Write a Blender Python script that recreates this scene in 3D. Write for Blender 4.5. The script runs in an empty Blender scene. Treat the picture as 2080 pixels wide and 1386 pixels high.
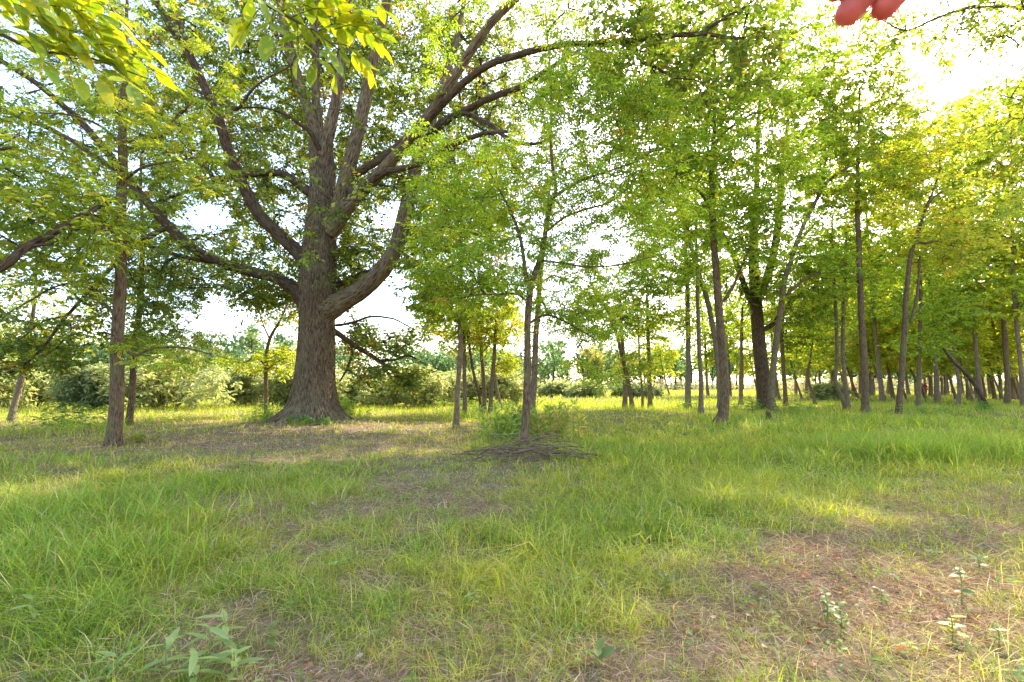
import bpy, math, random
import numpy as np
from mathutils import Vector, Matrix

rng = np.random.default_rng(7)
random.seed(7)
R = math.radians
sc = bpy.context.scene

# ------------------------------------------------------------------ camera
CAM_H = 1.5
FPX = 1000.0            # focal length in pixels of the 2080 px wide photograph
PITCH = R(5.0)
cam_d = bpy.data.cameras.new('camera')
cam = bpy.data.objects.new('camera', cam_d)
sc.collection.objects.link(cam)
cam.location = (0, 0, CAM_H)
cam.rotation_euler = (R(90) + PITCH, 0, 0)
cam_d.sensor_width = 36.0
cam_d.lens = 36.0 * FPX / 2080.0
cam_d.clip_start = 0.02
cam_d.clip_end = 3000
cam_d.dof.use_dof = True
cam_d.dof.focus_distance = 12.0
cam_d.dof.aperture_fstop = 5.6
sc.camera = cam

# ------------------------------------------------------------------ sky and sun
SUN_AZ = R(36)          # to the right of the view direction (+Y)
SUN_EL = R(40)
w = bpy.data.worlds.new('World')
sc.world = w
w.use_nodes = True
nt = w.node_tree
bg = nt.nodes['Background']
sky = nt.nodes.new('ShaderNodeTexSky')
sky.sky_type = 'NISHITA'
sky.sun_disc = False
sky.sun_elevation = SUN_EL
sky.sun_rotation = SUN_AZ
sky.air_density = 1.0
sky.dust_density = 2.1
sky.ozone_density = 1.0
nt.links.new(sky.outputs[0], bg.inputs[0])
bg.inputs[1].default_value = 0.15

sun_d = bpy.data.lights.new('sun', 'SUN')
sun_d.energy = 2.3
sun_d.angle = R(0.6)
sun_d.color = (1.0, 0.92, 0.78)
sun = bpy.data.objects.new('sun', sun_d)
sc.collection.objects.link(sun)
sdir = Vector((math.sin(SUN_AZ) * math.cos(SUN_EL), math.cos(SUN_AZ) * math.cos(SUN_EL), math.sin(SUN_EL)))
sun.rotation_euler = sdir.to_track_quat('Z', 'Y').to_euler()
sun.location = sdir * 50

vs = sc.view_settings
vs.view_transform = 'Standard'
vs.look = 'None'
vs.gamma = 1.0
vs.use_curve_mapping = False
vs.exposure = 2.32
cy = sc.cycles
cy.max_bounces = 8
cy.diffuse_bounces = 4
cy.glossy_bounces = 2
cy.transmission_bounces = 6
cy.transparent_max_bounces = 4
cy.sample_clamp_indirect = 6.0
cy.caustics_reflective = False
cy.caustics_refractive = False

# ------------------------------------------------------------------ pixels and ground
CP, SP = math.cos(PITCH), math.sin(PITCH)

def ray(u, v):
    x = (u - 1040.0) / FPX
    yu = (693.0 - v) / FPX
    return np.array([x, CP - yu * SP, SP + yu * CP])

def P(u, v, d):
    """point seen at photo position (u,v) standing d metres down the view (+Y)"""
    r = ray(u, v)
    return np.array([0, 0, CAM_H]) + r * (d / r[1])

def proj(p):
    p = np.atleast_2d(p)
    x = p[:, 0]; y = p[:, 1]; z = p[:, 2] - CAM_H
    f = y * CP + z * SP
    up = -y * SP + z * CP
    f = np.maximum(f, 0.05)
    return 1040 + FPX * x / f, 693 - FPX * up / f

def G0(u, v):
    r = ray(u, v)
    t = -CAM_H / r[2]
    return np.array([r[0] * t, r[1] * t, 0.0])

OAK = G0(640, 862)

def gz(x, y):
    x = np.asarray(x, float); y = np.asarray(y, float)
    z = 0.035 * np.sin(x * 0.9 + 1.3) * np.cos(y * 0.7) + 0.05 * np.sin(x * 0.31 + y * 0.23) + 0.02 * np.sin(x * 2.3 - y * 1.9)
    z = z + 0.16 * np.exp(-((x - OAK[0]) ** 2 + (y - OAK[1]) ** 2) / 9.0)
    return z * np.clip(y / 3.0 + 0.5, 0.3, 1)

def G(u, v):
    p = G0(u, v)
    p[2] = float(gz(p[0], p[1]))
    return p

# ------------------------------------------------------------------ tagging
col = sc.collection

def tag(o, label=None, cat=None, group=None, kind=None):
    if label: o['label'] = label
    if cat: o['category'] = cat
    if group: o['group'] = group
    if kind: o['kind'] = kind
    return o

def empty(name, loc, label, cat, group=None):
    o = bpy.data.objects.new(name, None)
    o.empty_display_size = 0.3
    o.location = tuple(float(c) for c in loc)
    col.objects.link(o)
    return tag(o, label, cat, group)

# ------------------------------------------------------------------ mesh builder
def norm(a):
    return a / np.maximum(np.linalg.norm(a, axis=-1, keepdims=True), 1e-9)

class MB:
    def __init__(self):
        self.v = []; self.f = []; self.m = []; self.c = []; self.b = []; self.n = 0; self.s = []
    def add(self, v, f, mat=0, c=None, b=None, smooth=True):
        v = np.asarray(v, float).reshape(-1, 3); f = np.asarray(f, np.int64).reshape(-1, 3)
        self.v.append(v); self.f.append(f + self.n); self.n += len(v)
        self.m.append(np.full(len(f), mat, np.int32)); self.s.append(np.full(len(f), smooth, bool))
        self.c.append(np.ones((len(v), 3)) if c is None else np.broadcast_to(np.asarray(c, float), (len(v), 3)))
        self.b.append(v if b is None else b)
    def mesh(self, name, mats, origin=(0, 0, 0)):
        v = np.concatenate(self.v) - np.asarray(origin, float)
        f = np.concatenate(self.f); m = np.concatenate(self.m); s = np.concatenate(self.s)
        c = np.concatenate(self.c); b = np.concatenate(self.b)
        me = bpy.data.meshes.new(name)
        me.vertices.add(len(v)); me.vertices.foreach_set('co', v.astype(np.float32).ravel())
        me.loops.add(len(f) * 3); me.loops.foreach_set('vertex_index', f.astype(np.int32).ravel())
        me.polygons.add(len(f)); me.polygons.foreach_set('loop_start', np.arange(0, len(f) * 3, 3, dtype=np.int32))
        me.polygons.foreach_set('material_index', m)
        me.polygons.foreach_set('use_smooth', s)
        for mt in mats: me.materials.append(mt)
        a = me.attributes.new('col', 'FLOAT_COLOR', 'POINT')
        a.data.foreach_set('color', np.concatenate([c, np.ones((len(c), 1))], 1).astype(np.float32).ravel())
        a = me.attributes.new('bark', 'FLOAT_VECTOR', 'POINT')
        a.data.foreach_set('vector', b.astype(np.float32).ravel())
        me.update()
        return me
    def build(self, name, mats, parent=None, origin=(0, 0, 0)):
        me = self.mesh(name, mats, origin)
        o = bpy.data.objects.new(name, me)
        col.objects.link(o)
        if parent is not None: o.parent = parent
        else: o.location = tuple(float(x) for x in origin)
        return o

def link(name, me, parent=None, loc=(0, 0, 0), rot=None, scale=None):
    o = bpy.data.objects.new(name, me)
    col.objects.link(o)
    o.location = tuple(float(x) for x in loc)
    if rot is not None: o.rotation_euler = rot
    if scale is not None: o.scale = (scale,) * 3 if np.isscalar(scale) else scale
    if parent is not None: o.parent = parent
    return o

def smooth_path(pts, radii, step):
    """Catmull-Rom through points, resampled"""
    p = np.asarray(pts, float); r = np.asarray(radii, float)
    if len(p) < 3:
        n = max(2, int(np.linalg.norm(p[-1] - p[0]) / step) + 1)
        t = np.linspace(0, 1, n)[:, None]
        return p[0] + (p[-1] - p[0]) * t, r[0] + (r[-1] - r[0]) * t[:, 0]
    q = np.vstack([2 * p[0] - p[1], p, 2 * p[-1] - p[-2]])
    out = []; rad = []
    for i in range(1, len(q) - 2):
        a, b_, c_, d_ = q[i - 1], q[i], q[i + 1], q[i + 2]
        n = max(2, int(np.linalg.norm(c_ - b_) / step))
        t = np.linspace(0, 1, n, endpoint=False)[:, None]
        out.append(0.5 * (2 * b_ + (c_ - a) * t + (2 * a - 5 * b_ + 4 * c_ - d_) * t * t + (-a + 3 * b_ - 3 * c_ + d_) * t ** 3))
        rad.append(r[i - 1] + (r[i] - r[i - 1]) * t[:, 0])
    out.append(p[-1:]); rad.append(r[-1:])
    return np.vstack(out), np.concatenate(rad)

def tube(mb, pts, radii, sides=8, mat=0, c=None, ridge=0.0, cap=True, seed=0.0, nr=10):
    p = np.asarray(pts, float); n = len(p)
    r = np.asarray(radii, float)
    t = np.gradient(p, axis=0); t = norm(t)
    ref = np.array([0.0, 1.0, 0.0]) if abs(t[0][1]) < 0.8 else np.array([1.0, 0, 0])
    u0 = norm(np.cross(t[0], ref)); us = [u0]
    for i in range(1, n):
        u = us[-1] - t[i] * np.dot(us[-1], t[i]); us.append(u / max(np.linalg.norm(u), 1e-9))
    us = np.array(us); vv = np.cross(t, us)
    th = np.linspace(0, 2 * np.pi, sides, endpoint=False)
    ln = np.concatenate([[0], np.cumsum(np.linalg.norm(np.diff(p, axis=0), axis=1))])
    rr = np.repeat(r[:, None], sides, 1)
    if ridge:
        T, Z = np.meshgrid(th, ln)
        wv = 1.3 * np.sin(Z * 2.7 + T * 3 + seed) + 1.0 * np.sin(Z * 6.3 - T * 5 + seed * 2) + 0.5 * np.sin(Z * 15 + 9 * T)
        rd = (1 - np.abs(np.sin(T * nr + wv))) * (.72 + .28 * np.sin(Z * 13 + 4 * np.sin(T * 7 + Z * 2) + T * nr))
        rr = rr + ridge * (0.5 - rd ** 0.8) + ridge * 0.5 * np.sin(T * 3 + Z * 1.1 + seed)
    ring = p[:, None, :] + rr[:, :, None] * (np.cos(th)[None, :, None] * us[:, None, :] + np.sin(th)[None, :, None] * vv[:, None, :])
    v = ring.reshape(-1, 3)
    i = np.arange(n - 1)[:, None] * sides; j = np.arange(sides)[None, :]; k = (j + 1) % sides
    a = (i + j).ravel(); b_ = (i + k).ravel(); c_ = a + sides; d_ = b_ + sides
    f = np.concatenate([np.stack([a, b_, d_], 1), np.stack([a, d_, c_], 1)])
    bk = np.stack([(np.cos(th)[None] * rr), (np.sin(th)[None] * rr), np.repeat(ln[:, None] + seed, sides, 1)], 2).reshape(-1, 3)
    if cap:
        v = np.vstack([v, p[-1:] + t[-1:] * r[-1] * 0.6]); bk = np.vstack([bk, bk[-1:]])
        l = (n - 1) * sides
        f = np.vstack([f, np.stack([l + j[0], l + k[0], np.full(sides, n * sides)], 1)])
    mb.add(v, f, mat, c, bk)

# leaf outlines: (along, across, lift) and triangles
STRAND = (np.array([[0, 0, 0], [.5, -.5, .03], [1, 0, -.02], [.5, .5, .03]]), np.array([[0, 1, 2], [0, 2, 3]]))
RHOMB = (np.array([[0, 0, 0], [.5, -.5, .10], [1, 0, -.10], [.5, .5, .10]]), np.array([[0, 1, 2], [0, 2, 3]]))
OBOV = (np.array([[0, 0, 0], [.62, -.5, .08], [1, 0, -.14], [.62, .5, .08]]), np.array([[0, 1, 2], [0, 2, 3]]))

def leaves(mb, base, d, nrm, L, W, c, mat=0, shape=RHOMB):
    """many leaves at once"""
    base = np.asarray(base); N = len(base)
    if N == 0: return
    d = norm(d); s = norm(np.cross(nrm, d)); nn = np.cross(d, s)
    tv, tf = shape; k = len(tv)
    L = np.broadcast_to(L, N); W = np.broadcast_to(W, N)
    v = (base[:, None, :] + d[:, None, :] * (tv[None, :, 0, None] * L[:, None, None])
         + s[:, None, :] * (tv[None, :, 1, None] * W[:, None, None])
         + nn[:, None, :] * (tv[None, :, 2, None] * L[:, None, None]))
    f = tf[None] + (np.arange(N) * k)[:, None, None]
    mb.add(v.reshape(-1, 3), f.reshape(-1, 3), mat, np.repeat(np.broadcast_to(c, (N, 3)), k, 0), smooth=False)

# ------------------------------------------------------------------ materials
def mat_new(name):
    m = bpy.data.materials.new(name); m.use_nodes = True
    n = m.node_tree.nodes; n.clear()
    return m, n, m.node_tree.links

def leaf_mat(name, trans=0.5, tint=(1.25, 1.12, 0.45), gloss=0.02, rough=0.45, spots=False):
    m, n, l = mat_new(name)
    out = n.new('ShaderNodeOutputMaterial')
    at = n.new('ShaderNodeAttribute'); at.attribute_name = 'col'
    df = n.new('ShaderNodeBsdfDiffuse'); tr = n.new('ShaderNodeBsdfTranslucent')
    mu = n.new('ShaderNodeMix'); mu.data_type = 'RGBA'; mu.blend_type = 'MULTIPLY'; mu.inputs[0].default_value = 1
    mu.inputs[7].default_value = (*[c * 2 * trans for c in tint], 1)
    src = at.outputs['Color']
    if spots:      # yellowing blotches and a few brown specks, different on every leaf
        tc = n.new('ShaderNodeTexCoord'); oi = n.new('ShaderNodeObjectInfo')
        ad = n.new('ShaderNodeVectorMath'); ad.operation = 'ADD'
        cb = n.new('ShaderNodeCombineXYZ'); ml = n.new('ShaderNodeMath'); ml.operation = 'MULTIPLY'; ml.inputs[1].default_value = 37.0
        l.new(oi.outputs['Random'], ml.inputs[0]); l.new(ml.outputs[0], cb.inputs[0]); l.new(ml.outputs[0], cb.inputs[1])
        l.new(tc.outputs['Object'], ad.inputs[0]); l.new(cb.outputs[0], ad.inputs[1])
        for sc_, lo, hi, cc in ((45, .52, .70, (.34, .29, .03, 1)), (130, .66, .72, (.16, .08, .02, 1))):
            nz = n.new('ShaderNodeTexNoise'); nz.inputs['Scale'].default_value = sc_; nz.inputs['Detail'].default_value = 3
            l.new(ad.outputs[0], nz.inputs['Vector'])
            mr = n.new('ShaderNodeMapRange'); mr.inputs[1].default_value = lo; mr.inputs[2].default_value = hi
            l.new(nz.outputs[0], mr.inputs[0])
            m3 = n.new('ShaderNodeMix'); m3.data_type = 'RGBA'; m3.inputs[7].default_value = cc
            l.new(mr.outputs[0], m3.inputs[0]); l.new(src, m3.inputs[6]); src = m3.outputs[2]
    l.new(src, mu.inputs[6]); l.new(mu.outputs[2], tr.inputs['Color'])
    l.new(src, df.inputs['Color'])
    mx = n.new('ShaderNodeAddShader')      # a leaf reflects from one side and lets light through from the other
    l.new(df.outputs[0], mx.inputs[0]); l.new(tr.outputs[0], mx.inputs[1])
    gl = n.new('ShaderNodeBsdfGlossy'); gl.inputs['Roughness'].default_value = rough
    gl.inputs['Color'].default_value = (1, 1, 1, 1)
    m2 = n.new('ShaderNodeMixShader'); m2.inputs[0].default_value = gloss
    l.new(mx.outputs[0], m2.inputs[1]); l.new(gl.outputs[0], m2.inputs[2])
    l.new(m2.outputs[0], out.inputs[0])
    return m

def bark_mat(name, dark, light, moss=None, sx=16.0, sz=2.4, bump=0.6, dist=0.03):
    m, n, l = mat_new(name)
    out = n.new('ShaderNodeOutputMaterial')
    bs = n.new('ShaderNodeBsdfPrincipled'); bs.inputs['Roughness'].default_value = 0.95
    bs.inputs['Specular IOR Level'].default_value = 0.15
    at = n.new('ShaderNodeAttribute'); at.attribute_name = 'bark'
    mp = n.new('ShaderNodeMapping'); mp.inputs['Scale'].default_value = (sx, sx, sz)
    l.new(at.outputs['Vector'], mp.inputs['Vector'])
    n1 = n.new('ShaderNodeTexNoise'); n1.inputs['Scale'].default_value = 1.0; n1.inputs['Detail'].default_value = 5; n1.inputs['Roughness'].default_value = 0.65
    l.new(mp.outputs[0], n1.inputs['Vector'])
    n2 = n.new('ShaderNodeTexNoise'); n2.inputs['Scale'].default_value = 2.3; n2.inputs['Detail'].default_value = 3
    l.new(at.outputs['Vector'], n2.inputs['Vector'])
    r = n.new('ShaderNodeValToRGB'); e = r.color_ramp.elements
    e[0].position = 0.36; e[0].color = (*dark, 1); e[1].position = 0.66; e[1].color = (*light, 1)
    l.new(n1.outputs[0], r.inputs[0])
    last = r.outputs[0]
    mx = n.new('ShaderNodeMix'); mx.data_type = 'RGBA'; mx.blend_type = 'MIX'
    r2 = n.new('ShaderNodeValToRGB'); r2.color_ramp.elements[0].position = 0.5; r2.color_ramp.elements[1].position = 0.72
    r2.color_ramp.elements[1].color = (0.55, 0.55, 0.55, 1)
    l.new(n2.outputs[0], r2.inputs[0]); l.new(r2.outputs[0], mx.inputs[0])
    l.new(last, mx.inputs[6]); mx.inputs[7].default_value = (*(moss or light), 1)
    l.new(mx.outputs[2], bs.inputs['Base Color'])
    bp = n.new('ShaderNodeBump'); bp.inputs['Strength'].default_value = bump; bp.inputs['Distance'].default_value = dist
    l.new(n1.outputs[0], bp.inputs['Height']); l.new(bp.outputs[0], bs.inputs['Normal'])
    l.new(bs.outputs[0], out.inputs[0])
    return m

M_OAKLEAF = leaf_mat('oak_leaf', 0.5)
M_ASHLEAF = leaf_mat('ash_leaf', 0.58, (1.2, 1.15, 0.4))
M_WILLOW = leaf_mat('willow_leaf', 0.55, (1.1, 1.05, 0.7), 0.03)
M_GRASS = leaf_mat('grass_blade', 0.45, (1.2, 1.15, 0.4), 0.015, 0.4)
M_LITTER = leaf_mat('dry_leaf', 0.15, (1.2, 1.0, 0.7), 0.03)
M_WEED = leaf_mat('weed_leaf', 0.55, (1.2, 1.15, 0.4), 0.02, 0.4)
M_OAKBARK = bark_mat('oak_bark', (0.042, 0.025, 0.014), (0.34, 0.235, 0.14), (0.27, 0.21, 0.11), 26, 4.0, 1.0, 0.05)
M_LIMBBARK = bark_mat('oak_limb_bark', (0.026, 0.015, 0.009), (0.19, 0.12, 0.074), (0.155, 0.12, 0.065), 30, 5, 0.9, 0.04)
M_BARK = bark_mat('ash_bark', (0.075, 0.048, 0.030), (0.36, 0.25, 0.16), (0.27, 0.22, 0.10), 42, 9, 1.0, 0.03)
M_TWIG = bark_mat('twig_bark', (0.05, 0.035, 0.026), (0.13, 0.10, 0.075), None, 40, 8, 0.2, 0.005)
M_STICK = bark_mat('dead_stick_bark', (0.085, 0.05, 0.032), (0.33, 0.22, 0.145), None, 60, 7, 0.5, 0.006)

BARKS = [M_BARK, bark_mat('grey_bark', (0.085, 0.062, 0.045), (0.38, 0.29, 0.21), (0.23, 0.21, 0.10), 46, 11, 1.0, 0.03), bark_mat('brown_bark', (0.06, 0.035, 0.02), (0.29, 0.185, 0.11), (0.20, 0.19, 0.07), 36, 7, 1.0, 0.03), bark_mat('mossy_bark', (0.07, 0.046, 0.026), (0.32, 0.23, 0.135), (0.22, 0.24, 0.07), 40, 8, 1.0, 0.03)]

def ground_mat():
    m, n, l = mat_new('leafy_soil')
    out = n.new('ShaderNodeOutputMaterial')
    bs = n.new('ShaderNodeBsdfPrincipled'); bs.inputs['Roughness'].default_value = 1; bs.inputs['Specular IOR Level'].default_value = 0.05
    tc = n.new('ShaderNodeTexCoord')
    a = n.new('ShaderNodeTexNoise'); a.inputs['Scale'].default_value = 26; a.inputs['Detail'].default_value = 6; a.inputs['Roughness'].default_value = 0.7
    b = n.new('ShaderNodeTexNoise'); b.inputs['Scale'].default_value = 0.5; b.inputs['Detail'].default_value = 4
    l.new(tc.outputs['Object'], a.inputs['Vector']); l.new(tc.outputs['Object'], b.inputs['Vector'])
    r = n.new('ShaderNodeValToRGB'); e = r.color_ramp.elements
    e[0].position = 0.3; e[0].color = (0.11, 0.075, 0.045, 1); e[1].position = 0.72; e[1].color = (0.38, 0.29, 0.19, 1)
    k = e.new(0.5); k.color = (0.23, 0.16, 0.105, 1)
    l.new(a.outputs[0], r.inputs[0])
    at = n.new('ShaderNodeAttribute'); at.attribute_name = 'col'
    mx = n.new('ShaderNodeMix'); mx.data_type = 'RGBA'; mx.blend_type = 'MIX'
    l.new(at.outputs['Fac'], mx.inputs[0])
    l.new(r.outputs[0], mx.inputs[6])
    r3 = n.new('ShaderNodeValToRGB'); e = r3.color_ramp.elements
    e[0].position = 0.35; e[0].color = (0.12, 0.12, 0.035, 1); e[1].position = 0.7; e[1].color = (0.22, 0.21, 0.06, 1)
    l.new(b.outputs[0], r3.inputs[0]); l.new(r3.outputs[0], mx.inputs[7])
    l.new(mx.outputs[2], bs.inputs['Base Color'])
    bp = n.new('ShaderNodeBump'); bp.inputs['Strength'].default_value = 0.7; bp.inputs['Distance'].default_value = 0.03
    l.new(a.outputs[0], bp.inputs['Height']); l.new(bp.outputs[0], bs.inputs['Normal'])
    l.new(bs.outputs[0], out.inputs[0])
    return m
M_GROUND = ground_mat()

# ------------------------------------------------------------------ how lush the grass is, laid out on the ground
# (photo position of the patch centre, half sizes, amount): lush patches and worn, litter-covered ones
LUSH = [(150, 1110, 260, 90, 1.0), (110, 1270, 190, 110, 0.95), (330, 985, 170, 40, .6), (640, 985, 110, 40, .65), (600, 1030, 30, 14, .6),
        (1260, 1090, 230, 70, .9), (1480, 1010, 330, 60, .8), (1850, 925, 330, 45, .95), (930, 1130, 220, 70, .45),
        (1300, 930, 300, 40, .75), (1200, 1200, 150, 60, .4), (450, 1150, 160, 60, .6), (1650, 880, 420, 35, .7), (700, 1230, 120, 60, .2), (950, 1300, 250, 80, .25)]
BARE = [(1770, 1260, 300, 110, 1.0), (1500, 1340, 280, 60, .5), (620, 905, 330, 30, 1.0), (560, 1025, 110, 16, 1.0), (880, 985, 170, 26, .8),
        (1040, 1330, 280, 60, .2), (1070, 950, 150, 22, .9), (1640, 1130, 190, 40, .6), (240, 915, 200, 14, .7), (700, 1190, 190, 35, .25),
        (1960, 1180, 160, 40, .5), (800, 1040, 200, 25, .6), (560, 1340, 160, 40, .3)]

def vnoise(x, y, s, k=0.0):
    return (np.sin(x * s + 1.7 + k) * np.cos(y * s * 1.13 - .6 + k) + np.sin((x * .8 + y * .6) * s * 1.9 + 2.1 + k) * np.cos((y * .8 - x * .6) * s * 1.7 + k)
            + .6 * np.sin((x - y) * s * 3.7 + k * 2) * np.cos((x + y) * s * 3.1)) / 2.0

def lush(x, y):
    """-1 bare .. 1 lush"""
    u, v = proj(np.stack([x, y, gz(x, y)], 1))
    a = np.full(len(x), 0.08)
    for (cu, cv, su, sv, k) in LUSH: a = a + k * np.exp(-((u - cu) / su) ** 2 - ((v - cv) / sv) ** 2)
    for (cu, cv, su, sv, k) in BARE: a = a - .36 * k * np.exp(-((u - cu) / su) ** 2 - ((v - cv) / sv) ** 2)
    a = np.where(y > 20, np.maximum(a, 0.35), a)
    a = a + 0.26 * vnoise(x, y, 1.5) + 0.42 * vnoise(x, y, 4.3, 1.0)
    return np.clip(a, -1, 1)

# ------------------------------------------------------------------ ground
def build_ground():
    rad = np.concatenate([[0], np.geomspace(0.6, 1500, 150)]); seg = 180
    th = np.linspace(0, 2 * np.pi, seg, endpoint=False)
    X = (rad[1:, None] * np.cos(th)).ravel(); Y = (rad[1:, None] * np.sin(th)).ravel()
    X = np.concatenate([[0], X]); Y = np.concatenate([[0], Y])
    rr = np.hypot(X, Y)
    Z = gz(X, Y) * np.where(Y > 0, 1, .4) * np.clip(1 - (rr - 60) / 200, 0, 1)
    v = np.stack([X, Y, Z], 1)
    n = len(rad) - 1; f = []
    j = np.arange(seg); k = (j + 1) % seg
    f.append(np.stack([np.zeros(seg, int), 1 + j, 1 + k], 1))
    for i in range(n - 1):
        a = 1 + i * seg + j; b = 1 + i * seg + k
        f.append(np.stack([a, a + seg, b + seg], 1)); f.append(np.stack([a, b + seg, b], 1))
    lu = np.clip(lush(X, np.maximum(Y, .5)) * .9 + .1, 0, 1)
    lu = np.where(Y > 26, 1.0, lu)
    mb = MB(); mb.add(v, np.concatenate(f), 0, np.repeat(lu[:, None], 3, 1))
    o = mb.build('ground', [M_GROUND]); tag(o, kind='structure', label='grassy leaf-strewn woodland ground running out to the meadow', cat='ground')
build_ground()

# ------------------------------------------------------------------ trees
def interp_px(pl, base=None):
    """polyline of (u, v, half width px, depth) -> points and radii"""
    pts = []; rad = []
    for (u, v, hw, d) in pl:
        p = P(u, v, d)
        pts.append(p); rad.append(max(hw, .3) / FPX * d * d / math.hypot(d, p[0]))
    return np.array(pts), np.array(rad)

class Skel:
    """branch skeleton that reaches out towards points where leaves are wanted"""
    def __init__(self):
        self.p = []; self.t = []; self.ch = []
        self.chains = []
    def seed(self, pts, t0=0.0):
        pts, _ = smooth_path(pts, np.ones(len(pts)), 0.3)
        t = norm(np.gradient(pts, axis=0))
        k = int(len(pts) * t0)
        for a, b in zip(pts[k:], t[k:]):
            self.p.append(a); self.t.append(b); self.ch.append(-1)
    def reach(self, targets, wig=0.10, up=0.0, maxlen=6.0, sag=0.0):
        n0 = len(self.p); cap = n0 + len(targets) * 14 + 10
        Pn = np.zeros((cap, 3)); Tn = np.zeros((cap, 3)); Cn = np.full(cap, -1)
        Pn[:n0] = self.p; Tn[:n0] = self.t; n = n0
        T = np.asarray(targets)
        d0 = np.array([np.min(np.sum((Pn[:n0] - q) ** 2, 1)) for q in T]) ** .5
        order = np.argsort(d0 + rng.uniform(0, .5, len(T)))
        for i in order:
            q = T[i]
            dv = q - Pn[:n]; dist = np.linalg.norm(dv, axis=1)
            cosang = np.sum(dv * Tn[:n], 1) / np.maximum(dist, 1e-6)
            cost = dist * (1.25 - .35 * cosang)
            j = int(np.argmin(cost)); L = dist[j]
            if L < 0.12 or L > maxlen: continue
            p0 = Pn[j]; d = dv[j] / L
            t0 = norm(Tn[j] * .6 + d * .7 + np.array([0, 0, up]))
            t1 = norm(d + np.array([0, 0, -sag]))
            k = int(min(7, max(2, L / .45)))
            s = np.linspace(0, 1, k + 1)[:, None]
            h00 = 2 * s ** 3 - 3 * s ** 2 + 1; h10 = s ** 3 - 2 * s ** 2 + s; h01 = -2 * s ** 3 + 3 * s ** 2; h11 = s ** 3 - s ** 2
            c = h00 * p0 + h10 * t0 * L + h01 * q + h11 * t1 * L
            c[1:-1] += rng.normal(0, wig * .3, (k - 1, 3)) * min(1, L)
            tt = norm(np.gradient(c, axis=0))
            ci = len(self.chains)
            self.chains.append([c, int(Cn[j]), 1.0])
            Pn[n:n + k] = c[1:]; Tn[n:n + k] = tt[1:]; Cn[n:n + k] = ci; n += k
        for c in reversed(self.chains):
            if c[1] >= 0: self.chains[c[1]][2] += c[2]
    def wood(self, mb, mat, rt=0.006, pw=0.5, sides=4, cmax=0.12):
        for c, par, wgt in self.chains:
            r0 = min(cmax, rt * (wgt + .3) ** pw); r1 = rt * .6
            k = len(c)
            tube(mb, c, np.linspace(r0, r1, k), (6 if r0 > .035 else 4 if r0 > .02 else 3), mat, seed=float(c[0][0] * 3.1), cap=False)
    def ends(self):
        p = np.array([c[0][-1] for c in self.chains]); d = np.array([c[0][-1] - c[0][-2] for c in self.chains])
        return p, norm(d)

def rand_dirs(n):
    return norm(rng.normal(0, 1, (n, 3)))

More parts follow.
